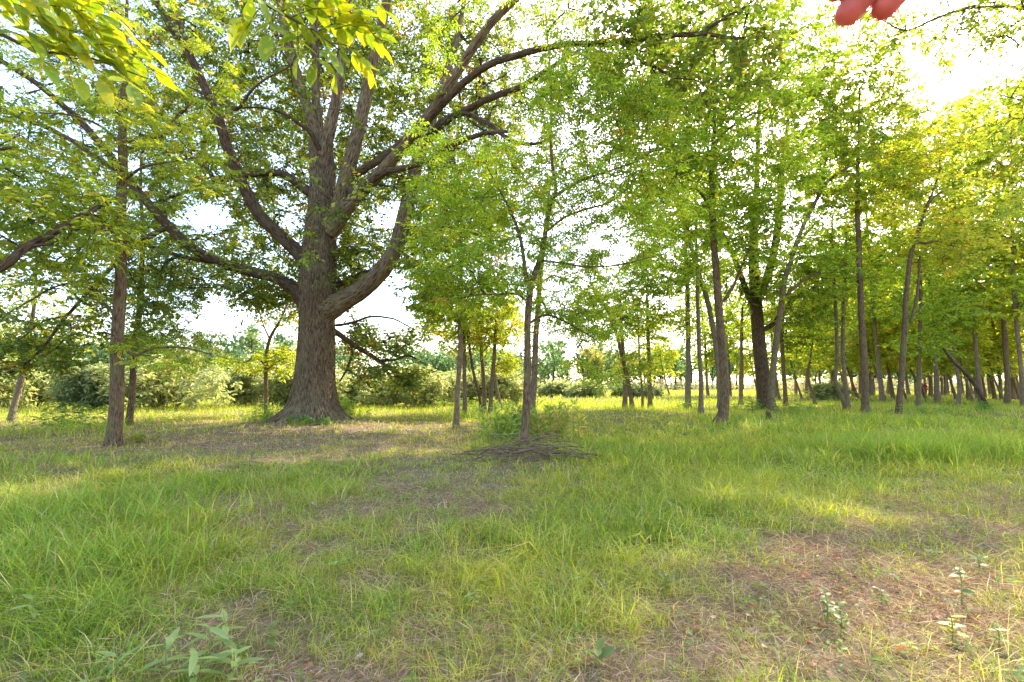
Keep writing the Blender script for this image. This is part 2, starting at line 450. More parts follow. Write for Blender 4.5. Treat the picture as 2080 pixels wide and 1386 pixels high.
def foliage(mb, p, d, pal, m_tw=5, n_lf=9, tw=(.3, .6), L=.15, W=.08, flat=.6, tilt=.5, lmat=1, tmat=0, shape=OBOV, twigs=True, droop=.15, patch=1.0, pinnate=0, trad=.004):
    """twiglets at each branch end, leaves along them.  pal: list of (weight, colour)"""
    N = len(p)
    if N == 0: return
    bp = np.repeat(p, m_tw, 0); bd = np.repeat(d, m_tw, 0)
    td = rand_dirs(N * m_tw); td[:, 2] *= flat
    td = norm(td + bd * .55)
    tl = rng.uniform(*tw, N * m_tw)
    bp = bp - np.repeat(d, m_tw, 0) * rng.uniform(0, .25, (N * m_tw, 1))
    te = bp + td * tl[:, None]; te[:, 2] -= droop * tl * tl
    if twigs:
        s = norm(np.cross(td, np.array([0.1, 0.2, 1.0]))) * trad; u = norm(np.cross(td, s)) * trad
        n = len(bp)
        v = np.stack([bp + s, bp - s * .5 + u * .87, bp - s * .5 - u * .87, te], 1).reshape(-1, 3)
        f = np.array([[0, 1, 3], [1, 2, 3], [2, 0, 3]])[None] + (np.arange(n) * 4)[:, None, None]
        mb.add(v, f.reshape(-1, 3), tmat)
    # colours: per branch end patch tone plus per leaf tone
    ws = np.array([a for a, _ in pal], float); ws /= ws.sum(); cs = np.array([b for _, b in pal], float)
    pt = rng.choice(len(cs), N, p=ws)
    M = N * m_tw * n_lf
    idx = np.repeat(np.repeat(pt, m_tw), n_lf)
    own = rng.choice(len(cs), M, p=ws)
    idx = np.where(rng.random(M) < .55 * patch, idx, own)
    c = cs[idx] * rng.uniform(.75, 1.25, (M, 1)) * rng.uniform(.92, 1.08, (M, 3))
    t = np.tile((np.arange(n_lf) + .6) / n_lf, N * m_tw)[:, None] + rng.uniform(-.05, .05, (M, 1))
    b0 = np.repeat(bp, n_lf, 0); e0 = np.repeat(te, n_lf, 0); d0 = np.repeat(td, n_lf, 0)
    lp = b0 + (e0 - b0) * np.clip(t, .1, 1.0)
    side = norm(np.cross(d0, np.array([0, 0, 1.0]))) * np.where(np.arange(M) % 2 == 0, 1, -1)[:, None]
    ld = norm(side * rng.uniform(.5, 1.1, (M, 1)) + d0 * rng.uniform(.2, 1.0, (M, 1)) + rng.normal(0, .25, (M, 3)) + np.array([0, 0, -.25]))
    nn = norm(np.array([0, 0, 1.0]) + rng.normal(0, tilt, (M, 3)))
    LL = L * rng.uniform(.7, 1.25, M); WW = W * rng.uniform(.8, 1.2, M) * (LL / L)
    if not pinnate:
        leaves(mb, lp, ld, nn, LL, WW, c, lmat, shape)
    else:
        sd = norm(np.cross(nn, ld)); K = pinnate
        pos = [(1.0, 0)] + [(1.0 - (i // 2 + 1) * (.75 / (K // 2)), 1 if i % 2 else -1) for i in range(K - 1)]
        LLl = L * .42; out_p = []; out_d = []; out_n = []; out_c = []; sz = []
        for (a, sgn) in pos:
            out_p.append(lp + ld * (LL * a * .72)[:, None] - np.array([0, 0, 1.0]) * (LL * a * a * .10)[:, None])
            dd = norm(ld * (.65 if sgn else 1.0) + sd * sgn * .9 + np.array([0, 0, -.18]))
            out_d.append(dd); out_n.append(nn + rng.normal(0, .2, (M, 3))); out_c.append(c * rng.uniform(.9, 1.1, (M, 1))); sz.append(LL * (.42 if sgn else .46))
        leaves(mb, np.concatenate(out_p), np.concatenate(out_d), norm(np.concatenate(out_n)), np.concatenate(sz), np.concatenate(sz) * (W / L), np.concatenate(out_c), lmat, shape)

PAL_OAK = [(4, (.070, .105, .022)), (4, (.100, .140, .025)), (3, (.140, .175, .028)), (1.4, (.21, .22, .03)), (.35, (.30, .20, .035)), (.14, (.34, .13, .04))]
PAL_ASH = [(3, (.115, .170, .022)), (5, (.155, .215, .025)), (3, (.205, .25, .028)), (.8, (.29, .28, .035)), (.08, (.34, .22, .035))]
PAL_YEL = [(3, (.13, .175, .024)), (4, (.19, .230, .026)), (3, (.26, .27, .032)), (1.0, (.35, .30, .04)), (.15, (.38, .24, .045))]
PAL_GOLD = [(3, (.16, .205, .032)), (4, (.22, .25, .036)), (3, (.29, .285, .048)), (1.0, (.37, .31, .06)), (.4, (.42, .27, .06))]
PAL_WOOD = [(3, (.105, .155, .022)), (4, (.145, .20, .025)), (3, (.195, .24, .028)), (1, (.28, .27, .035)), (.1, (.34, .22, .045))]
PAL_DARK = [(4, (.065, .10, .022)), (4, (.09, .13, .025)), (2, (.12, .16, .028)), (.4, (.18, .2, .035))]

def ell_targets(n, c, r, shell=.35, zmin=None):
    d = rand_dirs(n); q = rng.uniform(shell ** 3, 1, n) ** (1 / 3)
    t = np.asarray(c) + d * q[:, None] * np.asarray(r)
    if zmin is not None: t = t[t[:, 2] > zmin]
    return t

def carve(t, gaps):
    u, v = proj(t)
    keep = np.ones(len(t), bool)
    for (gu, gv, ru, rv) in gaps: keep &= ((u - gu) / ru) ** 2 + ((v - gv) / rv) ** 2 > 1
    return t[keep]

def px_line(D, pts):
    return interp_px([(a[0], a[1], a[2], D + (a[3] if len(a) > 3 else 0)) for a in pts])

# ---------------- the great oak
def build_oak():
    b = G(640, 862); D = b[1]
    root = empty('oak_tree', b, 'huge old oak with a broad furrowed trunk and wide spreading limbs', 'tree')
    sk = Skel()
    # trunk with buttressed foot
    pts, rad = px_line(D, [(640, 868, 52), (639, 840, 50), (638, 800, 46.5), (639, 750, 44), (641, 700, 42), (645, 640, 41), (647, 590, 41), (647, 540, 38), (649, 490, 37), (652, 440, 34), (655, 390, 30), (656, 340, 28.5), (654, 300, 27), (652, 276, 22)])
    pts[0][2] = b[2] - 0.25
    p, r = smooth_path(pts, rad, 0.05)
    z = p[:, 2] - b[2]
    mb = MB()
    n0 = mb.n
    tube(mb, p, r, 132, 0, ridge=.085, seed=1.0, nr=23)
    v = mb.v[-1]
    ctr = np.vstack([np.repeat(p, 132, 0), p[-1:]])
    rel = v - ctr; ang = np.arctan2(rel[:, 1], rel[:, 0]); zz = v[:, 2] - b[2]
    flare = np.exp(-np.clip(zz, 0, 9) / .36)
    lobes = .30 + .28 * np.maximum(0, np.cos(ang - R(192))) ** 2 + .14 * np.maximum(0, np.cos(ang - R(-20))) ** 4 + .15 * np.maximum(0, np.cos(ang - R(262))) ** 6 + .10 * np.maximum(0, np.cos(ang - R(225))) ** 14 + .10 * np.maximum(0, np.cos(ang - R(305))) ** 12
    k = .89 + flare * lobes * 1.6
    bulge = 0.03 * np.sin(ang * 2 + zz * 1.2) + 0.02 * np.sin(ang * 5 - zz * 2.1)
    rel = rel * (k + bulge)[:, None]
    mb.v[-1] = ctr + rel
    # knots
    for (u, v_, s) in [(668, 668, .13), (650, 565, .10), (628, 700, .05)]:
        q = P(u, v_, D - .62)
        dd = mb.v[-1] - q; g = np.exp(-np.sum(dd * dd, 1) / (2 * s * s))
        ring = np.exp(-((np.sqrt(np.sum(dd * dd, 1)) - s * 1.2) / (.35 * s)) ** 2)
        mb.v[-1] = mb.v[-1] + norm(rel) * (.05 * ring - .06 * g)[:, None]
    mb.build('trunk', [M_OAKBARK], root, b)
    L = [
        # leaders
        [(652, 300, 17), (640, 262, 16), (625, 215, 14), (608, 165, 13), (592, 110, 13), (580, 60, 12), (570, 0, 11), (556, -90, 9), (548, -200, 6)],
        [(650, 300, 15, .3), (647, 250, 13, .3), (643, 200, 11, .4), (642, 150, 10.5, .5), (641, 90, 10, .6), (638, 20, 9, .7), (636, -120, 7, 1), (630, -260, 4, 1)],
        [(656, 320, 18, -.2), (668, 270, 17, -.3), (680, 215, 14, -.4), (688, 160, 14, -.5), (694, 100, 12, -.6), (702, 40, 11, -.7), (716, -60, 9, -1), (735, -200, 6, -1)],
        # strong upright on the right
        [(668, 462, 26, -.2), (690, 420, 22, -.4), (704, 360, 20, -.6), (720, 300, 18, -.8), (738, 225, 17, -1), (750, 165, 15, -1.2), (768, 90, 13, -1.5), (786, 10, 12, -1.8), (810, -100, 9, -2), (830, -220, 5, -2)],
        # long diagonal
        [(672, 470, 28, -.2), (700, 430, 22, -.6), (740, 385, 19, -1), (790, 330, 17, -1.5), (835, 280, 17, -2), (875, 228, 16, -2.5), (910, 176, 14, -3), (948, 112, 13, -3.4), (990, 52, 12, -3.8), (1040, 4, 11, -4.2), (1110, -60, 8, -4.6), (1200, -130, 5, -5)],
        # the parallel limb off the diagonal
        [(725, 400, 13, -.9), (700, 368, 12, -.4), (735, 345, 12, -.8), (790, 312, 12, -1.2), (838, 272, 12, -1.6), (872, 240, 10, -2)],
        # right swooping limb
        [(660, 632, 36, -.1), (694, 612, 27, -.2), (735, 588, 24, -.3), (775, 548, 22, -.4), (803, 500, 20, -.5), (820, 440, 19, -.5), (832, 390, 18, -.4), (846, 330, 16, -.3), (860, 288, 14, -.2), (880, 230, 11, 0), (905, 160, 9, .3), (930, 70, 7, .5), (950, -40, 4, .8)],
        # out over the clearing
        [(835, 285, 11, -2.2), (880, 232, 10, -2.8), (930, 180, 10, -3.6), (985, 140, 9, -4.6), (1050, 112, 8.5, -5.6), (1130, 92, 8, -6.5), (1220, 86, 8, -7.2), (1300, 78, 7.5, -7.6), (1370, 70, 7, -7.9), (1424, 68, 6.5, -8.1), (1470, 74, 5, -8.3), (1512, 78, 3, -8.4)],
        [(1424, 68, 5, -8.1), (1455, 48, 4.5, -8.2), (1490, 30, 4, -8.3), (1520, 12, 3, -8.4), (1560, -20, 2, -8.5)],
        [(1255, 84, 5, -7.3), (1285, 100, 5, -7.4), (1300, 125, 4.5, -7.5), (1330, 138, 4, -7.6), (1352, 148, 3.4, -7.7), (1380, 160, 2.5, -7.8), (1410, 162, 1.6, -7.9)],
        [(862, 285, 9, -1), (905, 245, 9, -1.5), (950, 222, 9, -2), (1000, 196, 8.5, -2.6), (1050, 178, 8, -3), (1110, 140, 6, -3.6), (1180, 100, 4, -4)],
        [(880, 270, 8, -1.2), (930, 232, 7, -2), (975, 240, 6, -3), (1010, 262, 5.5, -3.8), (1050, 288, 5, -4.4), (1095, 292, 3.5, -4.8), (1130, 270, 2.2, -5)],
        [(735, 388, 9, -1.4), (775, 358, 9, -2), (820, 345, 8, -2.6), (880, 322, 7.5, -3.2), (925, 290, 7, -3.8), (980, 272, 6, -4.2), (1030, 268, 4, -4.6)],
        # left low sweeping limb
        [(620, 618, 22, .1), (596, 588, 17, 0), (560, 566, 15.5, -.2), (510, 552, 14.5, -.5), (455, 537, 13.5, -.9), (400, 508, 13.5, -1.3), (345, 462, 14, -1.6), (300, 412, 13, -2), (258, 364, 12, -2.3), (222, 314, 11, -2.6), (178, 262, 10, -2.9), (120, 208, 9, -3.2), (50, 152, 8, -3.5), (-40, 100, 7, -3.8), (-160, 40, 4, -4)],
        [(250, 352, 9, -2.4), (200, 326, 8.5, -2.2), (150, 292, 8.5, -2), (90, 262, 8, -1.8), (30, 238, 8, -1.6), (-60, 200, 6, -1.4), (-180, 150, 3, -1)],
        # upper left limb
        [(632, 560, 26, .1), (612, 520, 22, 0), (575, 484, 20, -.2), (530, 440, 19, -.5), (492, 372, 17.5, -.8), (466, 310, 16.5, -1.1), (450, 262, 16, -1.3), (420, 190, 14, -1.6), (388, 120, 13, -1.9), (350, 60, 12, -2.2), (318, 5, 11, -2.5), (280, -80, 8, -2.8), (240, -200, 5, -3)],
        [(400, 150, 8, -1.7), (372, 70, 8, -1.5), (348, 10, 7.5, -1.3), (330, -60, 6, -1.1), (310, -160, 3, -1)],
        # arched limb
        [(640, 400, 14, .2), (612, 378, 12, .2), (580, 358, 11, .3), (545, 352, 9.5, .4), (500, 358, 8, .6), (450, 364, 7, .8), (395, 384, 5.5, 1), (340, 402, 3.5, 1.2)],
        [(650, 305, 7, -.4), (632, 272, 6.5, -.8), (610, 252, 5, -1.1), (580, 232, 4, -1.4), (540, 220, 3, -1.7), (480, 218, 2.4, -2)],
        [(450, 250, 8, -1.3), (430, 220, 7, -1.6), (400, 212, 6.5, -2), (380, 222, 6, -2.2), (345, 258, 4.5, -2.4), (318, 282, 4, -2.6), (280, 270, 3, -2.8), (235, 240, 2, -3)],
        [(455, 205, 6, -1.6), (480, 222, 5, -1.9), (510, 190, 3.6, -2.2), (540, 165, 2.8, -2.5), (590, 135, 2, -2.8)],
        # drooping lower left
        [(470, 540, 6, -.8), (425, 532, 6, -1), (360, 520, 5.5, -1.3), (325, 506, 5, -1.5), (275, 496, 4.5, -1.8), (215, 492, 4, -2.1), (150, 508, 3, -2.4), (95, 545, 2, -2.6)],
        [(340, 462, 8, -1.7), (290, 486, 8, -1.9), (240, 520, 7, -2.2), (205, 562, 6, -2.4), (168, 602, 5.5, -2.6), (130, 645, 5, -2.8), (100, 690, 4, -3), (58, 735, 3, -3.1), (20, 758, 1.6, -3.2)],
        [(205, 562, 4, -2.4), (160, 572, 3.5, -2.7), (110, 585, 3, -3), (60, 612, 2.4, -3.2), (10, 640, 1.6, -3.4)],
        [(130, 645, 3, -2.8), (90, 655, 2.6, -3), (40, 690, 2, -3.2), (0, 700, 1.4, -3.4)],
        # short right limbs low on the trunk
        [(676, 582, 9, .4), (705, 570, 7.5, .8), (735, 556, 6, 1.3), (775, 545, 4, 1.8), (820, 545, 2.4, 2.2)],
        [(672, 668, 9, .3), (700, 688, 6.5, .7), (735, 712, 6, 1.1), (768, 732, 5.2, 1.5), (795, 750, 4, 1.8), (815, 772, 2.8, 2), (838, 788, 1.6, 2.2)],
        [(768, 732, 4, 1.5), (800, 730, 3.6, 1.8), (830, 722, 3, 2.2), (860, 738, 2, 2.5)],
        [(712, 698, 4, .8), (716, 718, 3.6, .9), (704, 748, 3, 1), (690, 775, 2, 1.1)], [(704, 750, 2.6, 1), (730, 765, 2.2, 1.2), (752, 785, 1.5, 1.4)],
        [(682, 662, 4, .5), (715, 658, 3.5, 1), (752, 645, 3, 1.5), (800, 648, 2.4, 2), (840, 668, 1.5, 2.4)],
    ]
    for i, l in enumerate(L):
        pts, rad = px_line(D, l)
        rad = rad * (.70 if i in (4, 5, 15) else .8)
        p, r = smooth_path(pts, rad, 0.2)
        big = rad[0] > .18
        mb = MB()
        wob = np.cumsum(rng.normal(0, .012, p.shape), 0); wob -= np.linspace(0, 1, len(p))[:, None] * wob[-1]
        tube(mb, p + wob * (.5 if big else 1), r, 44 if big else 20 if rad[0] > .07 else 10, 0, ridge=(.022 if big else .008 if rad[0] > .07 else .003), seed=3.1 * i, nr=9 if big else 5)
        mb.build('limb', [M_OAKBARK if big and i < 8 else M_LIMBBARK], root, b)
        sk.seed(pts, .25 if big else .15)
    # where the leaves are
    c = np.array([b[0], b[1], 11.5])
    T0 = ell_targets(3500, c + np.array([-1.0, 1.2, 0.5]), (13.5, 8.5, 9.5), .25)
    # most of the foliage hangs behind and beyond the limbs, the near side is thin
    T0 = T0[rng.random(len(T0)) < np.where(T0[:, 1] < b[1] - .5, .22, 1.0)]
    T1 = ell_targets(1700, c + np.array([-1.0, 4.0, 2.0]), (10.5, 3.5, 8.5), .1)
    T = [T0, T1]
    T.append(ell_targets(135, P(120, 620, D - 2.6), (3.6, 2.0, 2.4), .0))
    T.append(ell_targets(40, P(60, 730, D - 3), (1.6, 1.6, .7), 0))
    T.append(ell_targets(70, P(770, 690, D + 1.8), (2.0, 1.2, .75), 0))
    T.append(ell_targets(36, P(735, 755, D + 1.4), (1.5, 1.0, .55), 0))
    T.append(ell_targets(40, P(845, 770, D + 2.4), (.9, .9, .6), 0))
    T.append(ell_targets(34, P(430, 545, D - .6), (3.4, 2.4, 1.2), 0))
    T.append(ell_targets(60, P(715, 540, D + 1), (1.3, 1.2, .9), 0))
    T.append(ell_targets(26, P(400, 590, D + .5), (3.2, 2, 1.0), 0)); T.append(ell_targets(60, P(560, 600, D + 2), (1.6, 1.6, .8), 0))
    T.append(ell_targets(110, P(1350, 110, D - 7.6), (3.0, 1.6, 1.3), 0))
    t = np.concatenate(T)
    u, v = proj(t)
    lim = np.interp(u, [-400, 60, 200, 330, 460, 600, 690, 720, 850, 905, 1000, 1700], [790, 780, 720, 690, 660, 640, 600, 800, 800, 540, 480, 380])
    t = t[(v < lim) & (t[:, 1] > 6.5)]
    t = t[~((t[:, 1] < b[1] - 1.0) & (proj(t)[0] > 800) & (proj(t)[0] < 1210) & (proj(t)[1] > -60) & (proj(t)[1] < 310) & (rng.random(len(t)) < .8))]
    t = carve(t, [(790, 600, 60, 80), (672, 230, 18, 50), (440, 650, 70, 45), (800, 440, 30, 40), (590, 440, 26, 36), (420, 440, 60, 36), (1235, 110, 40, 16)])
    print('oak targets', len(t))
    sk.reach(t, wig=.16, maxlen=7, up=.1)
    mb = MB()
    sk.wood(mb, 0, .0075, .52, 4, .10)
    p, d = sk.ends()
    foliage(mb, p, d, PAL_OAK, 5, 7, (.3, .85), .172, .10, .7, .55, 1, 0, OBOV)
    o = mb.build('crown', [M_TWIG, M_OAKLEAF], root, b)
    # tufts of leaves right on the limbs
build_oak()

# ---------------- the other trees: trunk lines read off the photo, standing where their foot meets the ground
def build_tree(name, label, trunk, limbs=(), crown=None, pal=PAL_WOOD, foot=None, leafL=.2, leafW=.085, m_tw=4, n_lf=8, tw=(.3, .7), flat=.4,
               pin=0, cat='tree', group=None, mat=None, extra=(), rt=.006, D=None, gaps=(), maxlen=5, flare=1.5, tilt=.4, sides=12, wig=.14, lmat=None, up=.12, zlow=None, thin=.9, slim=.8):
    u0, v0 = trunk[0][0], trunk[0][1]
    if foot is not None: u0, v0 = foot
    b = G(u0, v0)
    if D is not None: b = np.array([*P(u0, v0, D)[:2], 0]); b[2] = gz(b[0], b[1])
    D = b[1]
    root = empty(name, b, label, cat, group)
    pts, rad = px_line(D, trunk)
    rad = rad * slim
    pts[0] = b - np.array([0, 0, .12])
    sk = Skel()
    p, r = smooth_path(pts, rad, max(.06, .10 * D / 12))
    z = p[:, 2] - b[2]
    r = r * (1 + (flare - 1) * np.exp(-np.clip(z, 0, 9) / .16))
    p = p + np.stack([.012 * np.sin(z * 2.3 + u0), .012 * np.cos(z * 1.9 + u0), 0 * z], 1)
    mb = MB(); tube(mb, p, r, sides, 0, ridge=min(.012, rad[0] * .07), seed=u0 * .37, nr=8)
    mat = mat or BARKS[int(abs(u0 * 7.3 + trunk[0][2] * 11)) % 4]
    for q in range(4):      # dead stubs left by lost branches
        i = int(rng.uniform(.12, .55) * (len(p) - 2)) + 1
        a = rng.uniform(0, 6.28); e = np.array([math.cos(a), math.sin(a), rng.uniform(.1, .8)]); sl = rng.uniform(.08, .35)
        if p[i][2] > 1.2: tube(mb, np.array([p[i], p[i] + e * (r[i] + sl * .5), p[i] + e * (r[i] + sl) + np.array([0, 0, .03])]), np.array([.03, .02, .009]) * min(1.3, r[i] / .12), 5, 0, seed=a)
    mb.build('trunk', [mat], root, b)
    sk.seed(pts, .25)
    for l in limbs:
        lp, lr = px_line(D, l)
        q, qr = smooth_path(lp, lr, .12)
        mb = MB(); tube(mb, q, qr, 8, 0, ridge=min(.006, lr[0] * .06), seed=l[0][0] * .53, nr=5)
        mb.build('limb', [mat or M_BARK], root, b)
        sk.seed(lp, .1)
    T = []
    for (u, v, dd, rx, ry, rz, n) in crown or ():
        T.append(ell_targets(max(4, int(n * thin)), P(u, v, D + dd), (rx, ry, rz), .15))
    if T:
        t = np.concatenate(T)
        t = t[t[:, 2] > (zlow if zlow is not None else 1.6)]
        if gaps: t = carve(t, gaps)
        sk.reach(t, wig=wig, maxlen=maxlen, up=up)
        mb = MB(); sk.wood(mb, 0, rt, .5, 4, max(.03, rad[0] * .45))
        e, d = sk.ends()
        foliage(mb, e, d, pal, m_tw, n_lf, tw, leafL * .88, leafW * .86, flat, tilt, 1, 0, RHOMB, pinnate=pin, trad=.003 + D * .0001)
        mb.build('crown', [M_TWIG, lmat or M_ASHLEAF], root, b)
    return root

# left: the straight trunk in front and its neighbours
build_tree('slim_tree', 'straight grey-brown trunk nearest on the left, with layered yellow-green leaves', [(231, 908, 21), (233, 870, 19.5), (237, 800, 18), (240, 700, 17), (243, 580, 15.5), (246, 460, 14.5), (248, 360, 13.5), (249, 290, 12), (252, 200, 9), (256, 100, 6), (258, 0, 3.5), (260, -60, 2)],
           [[(246, 435, 4), (200, 422, 3.6), (150, 430, 3, -.5), (90, 440, 2.4, -.9), (20, 470, 1.6, -1.2)], [(241, 700, 3.5), (275, 722, 3, -.1), (310, 708, 2.6, -.2), (370, 706, 2.2, -.3), (430, 720, 1.5, -.4)],
            [(248, 370, 4), (290, 340, 3.4, -.3), (340, 330, 2.6, -.6), (400, 320, 1.8, -.9)], [(249, 300, 4), (210, 260, 3.4, -.6), (150, 235, 2.6, -1.1), (90, 230, 1.8, -1.5)], [(238, 650, 3), (215, 620, 2.6, .2), (170, 600, 2, .4)]],
           [(210, 330, -.4, 3.0, 2.2, 1.6, 230), (110, 470, -.8, 1.9, 1.6, .8, 110), (330, 300, -.5, 1.6, 1.4, 1.0, 80), (250, 100, -.3, 3.0, 2.2, 1.9, 230), (380, 735, -.4, 1.1, .8, .22, 26), (180, 590, .3, 1.0, .9, .5, 30), (290, 700, 0, .8, .6, .4, 18), (60, 300, -1, 1.5, 1.4, .8, 60)],
           PAL_YEL, leafL=.28, leafW=.11, m_tw=3, n_lf=4, tw=(.25, .55), flat=.22, pin=7, sides=28, flare=1.35, rt=.005, thin=.33, slim=.84, mat=BARKS[2], gaps=[(335, 430, 60, 75), (165, 250, 60, 36)])
build_tree('slim_tree', 'thin mottled trunk standing just behind the straight left trunk', [(262, 866, 10), (266, 820, 9), (270, 760, 9), (276, 690, 8.5), (284, 610, 8), (289, 540, 7), (289, 470, 6), (287, 400, 4.5), (286, 320, 3)],
           [[(278, 680, 2.6), (320, 668, 2.2), (370, 676, 1.6)], [(288, 560, 2.6), (325, 540, 2), (370, 545, 1.4)]], [(300, 560, 0, 2.2, 2, 2.4, 170), (350, 690, 0, 1.6, 1.4, .55, 60), (290, 420, 0, 2, 2, 1.6, 90)], PAL_WOOD, leafL=.30, leafW=.12, m_tw=3, n_lf=4, flat=.25, pin=5)
build_tree('slim_tree', 'pale leaning trunk at the far left edge before the willow bushes', [(22, 856, 11), (30, 820, 10), (40, 780, 9.5), (48, 740, 9), (58, 690, 7), (66, 640, 6), (72, 580, 4.5), (76, 520, 3)], (), [(60, 630, 0, 2.6, 2.2, 2.2, 170), (110, 690, 0, 1.2, 1, .7, 40)], PAL_YEL, m_tw=4, n_lf=7)
build_tree('sapling', 'small crooked sapling just left of the great oak trunk', [(540, 846, 5.5), (540, 790, 5), (541, 740, 5), (543, 705, 4.8), (552, 678, 4), (567, 655, 3.4), (580, 628, 2.5), (592, 600, 1.6)], [[(542, 745, 2.2), (520, 728, 2), (495, 740, 1.5), (470, 765, 1)], [(544, 750, 2), (562, 736, 1.6), (580, 728, 1)], [(548, 690, 2), (535, 660, 1.6), (525, 630, 1)]],
           [(525, 735, 0, 1.9, 1.5, .55, 60), (575, 730, 0, .8, .8, .7, 32), (580, 640, 0, 1.2, 1.2, .9, 45)], PAL_YEL, m_tw=3, n_lf=7, leafL=.22, leafW=.10, flare=1.2)

# the slender forked tree in the middle
build_tree('forked_tree', 'slender forked tree at the centre with bright green leaves, above the stick pile', [(1066, 915, 13), (1067, 880, 11.5), (1069, 820, 10.5), (1071, 740, 9.5), (1073, 660, 9), (1076, 600, 8.5), (1084, 560, 7.5), (1096, 525, 7), (1106, 480, 6.5), (1114, 435, 6), (1122, 402, 5.6), (1130, 388, 5), (1122, 340, 4.2), (1118, 290, 3.6), (1121, 220, 3), (1118, 150, 2.6), (1112, 90, 2), (1108, 20, 1.2)],
           [[(1077, 590, 5), (1068, 558, 4.2, -.1), (1063, 520, 3.8, -.1), (1056, 480, 3.4, -.2), (1044, 445, 3, -.2), (1028, 410, 2.6, -.3), (1008, 375, 2, -.4), (985, 330, 1.2, -.5)],
            [(1122, 402, 4), (1150, 384, 3.4, -.3), (1185, 365, 2.8, -.6), (1230, 350, 2.2, -.9), (1290, 330, 1.5, -1.2)], [(1110, 470, 3), (1150, 440, 2.6, .2), (1195, 424, 2.4, .4), (1240, 410, 2, .6), (1290, 370, 1.5, .8)],
            [(1100, 530, 2.6), (1140, 534, 2.2, -.4), (1190, 542, 2, -.8), (1260, 538, 1.6, -1.2), (1330, 520, 1, -1.6)], [(1074, 615, 2.6), (1050, 598, 2.2, -.2), (1010, 598, 1.8, -.4), (960, 600, 1.2, -.6)], [(1070, 660, 2.6), (1110, 640, 2.2, .4), (1160, 660, 1.8, .8), (1210, 690, 1.4, 1.2)],
            [(1054, 480, 2.4), (1010, 490, 2, .5), (950, 470, 1.6, 1), (900, 460, 1, 1.4)], [(1185, 690, 1.6, 1.0), (1170, 715, 1.4, 1.1), (1182, 745, 1.2, 1.2), (1186, 775, .9, 1.25)]],
           [(1080, 290, -.2, 3.4, 2.6, 2.1, 330), (1110, 90, -.2, 3.3, 2.6, 1.9, 330), (930, 470, .2, 1.4, 1.6, 1.6, 120), (1230, 440, -.2, 2.0, 2.0, 1.2, 130), (1060, 560, .2, 2.5, 2.0, .9, 140), (1190, 640, .8, 1.5, 1.2, .6, 60), (1180, 740, 1.2, .38, .4, .14, 10), (1220, 770, 1.2, .5, .4, .25, 18), (930, 590, .3, 1.1, 1.1, .6, 55), (1290, 260, -.8, 1.6, 1.5, 1.1, 80)],
           PAL_ASH, leafL=.27, leafW=.11, m_tw=3, n_lf=4, tw=(.2, .5), flat=.25, pin=5, sides=24, rt=.0045, flare=1.25, thin=.82, slim=.74, mat=BARKS[2], gaps=[(1118, 545, 22, 26), (1150, 700, 40, 30), (960, 210, 120, 75), (1010, 90, 105, 95)])
build_tree('slim_tree', 'straight trunk half hidden directly behind the central forked tree', [(1078, 862, 9), (1083, 800, 8), (1087, 720, 7.5), (1092, 640, 7), (1098, 560, 6.5), (1106, 490, 5), (1112, 430, 3.6), (1118, 370, 2)], [[(1098, 575, 2), (1125, 560, 1.7), (1160, 575, 1.2)]],
           [(1130, 560, .5, 2.6, 2.2, 2.2, 170), (1190, 660, .3, 1.6, 1.4, .9, 55)], PAL_WOOD, leafL=.28, leafW=.11, m_tw=3, n_lf=4, pin=5, flat=.3)

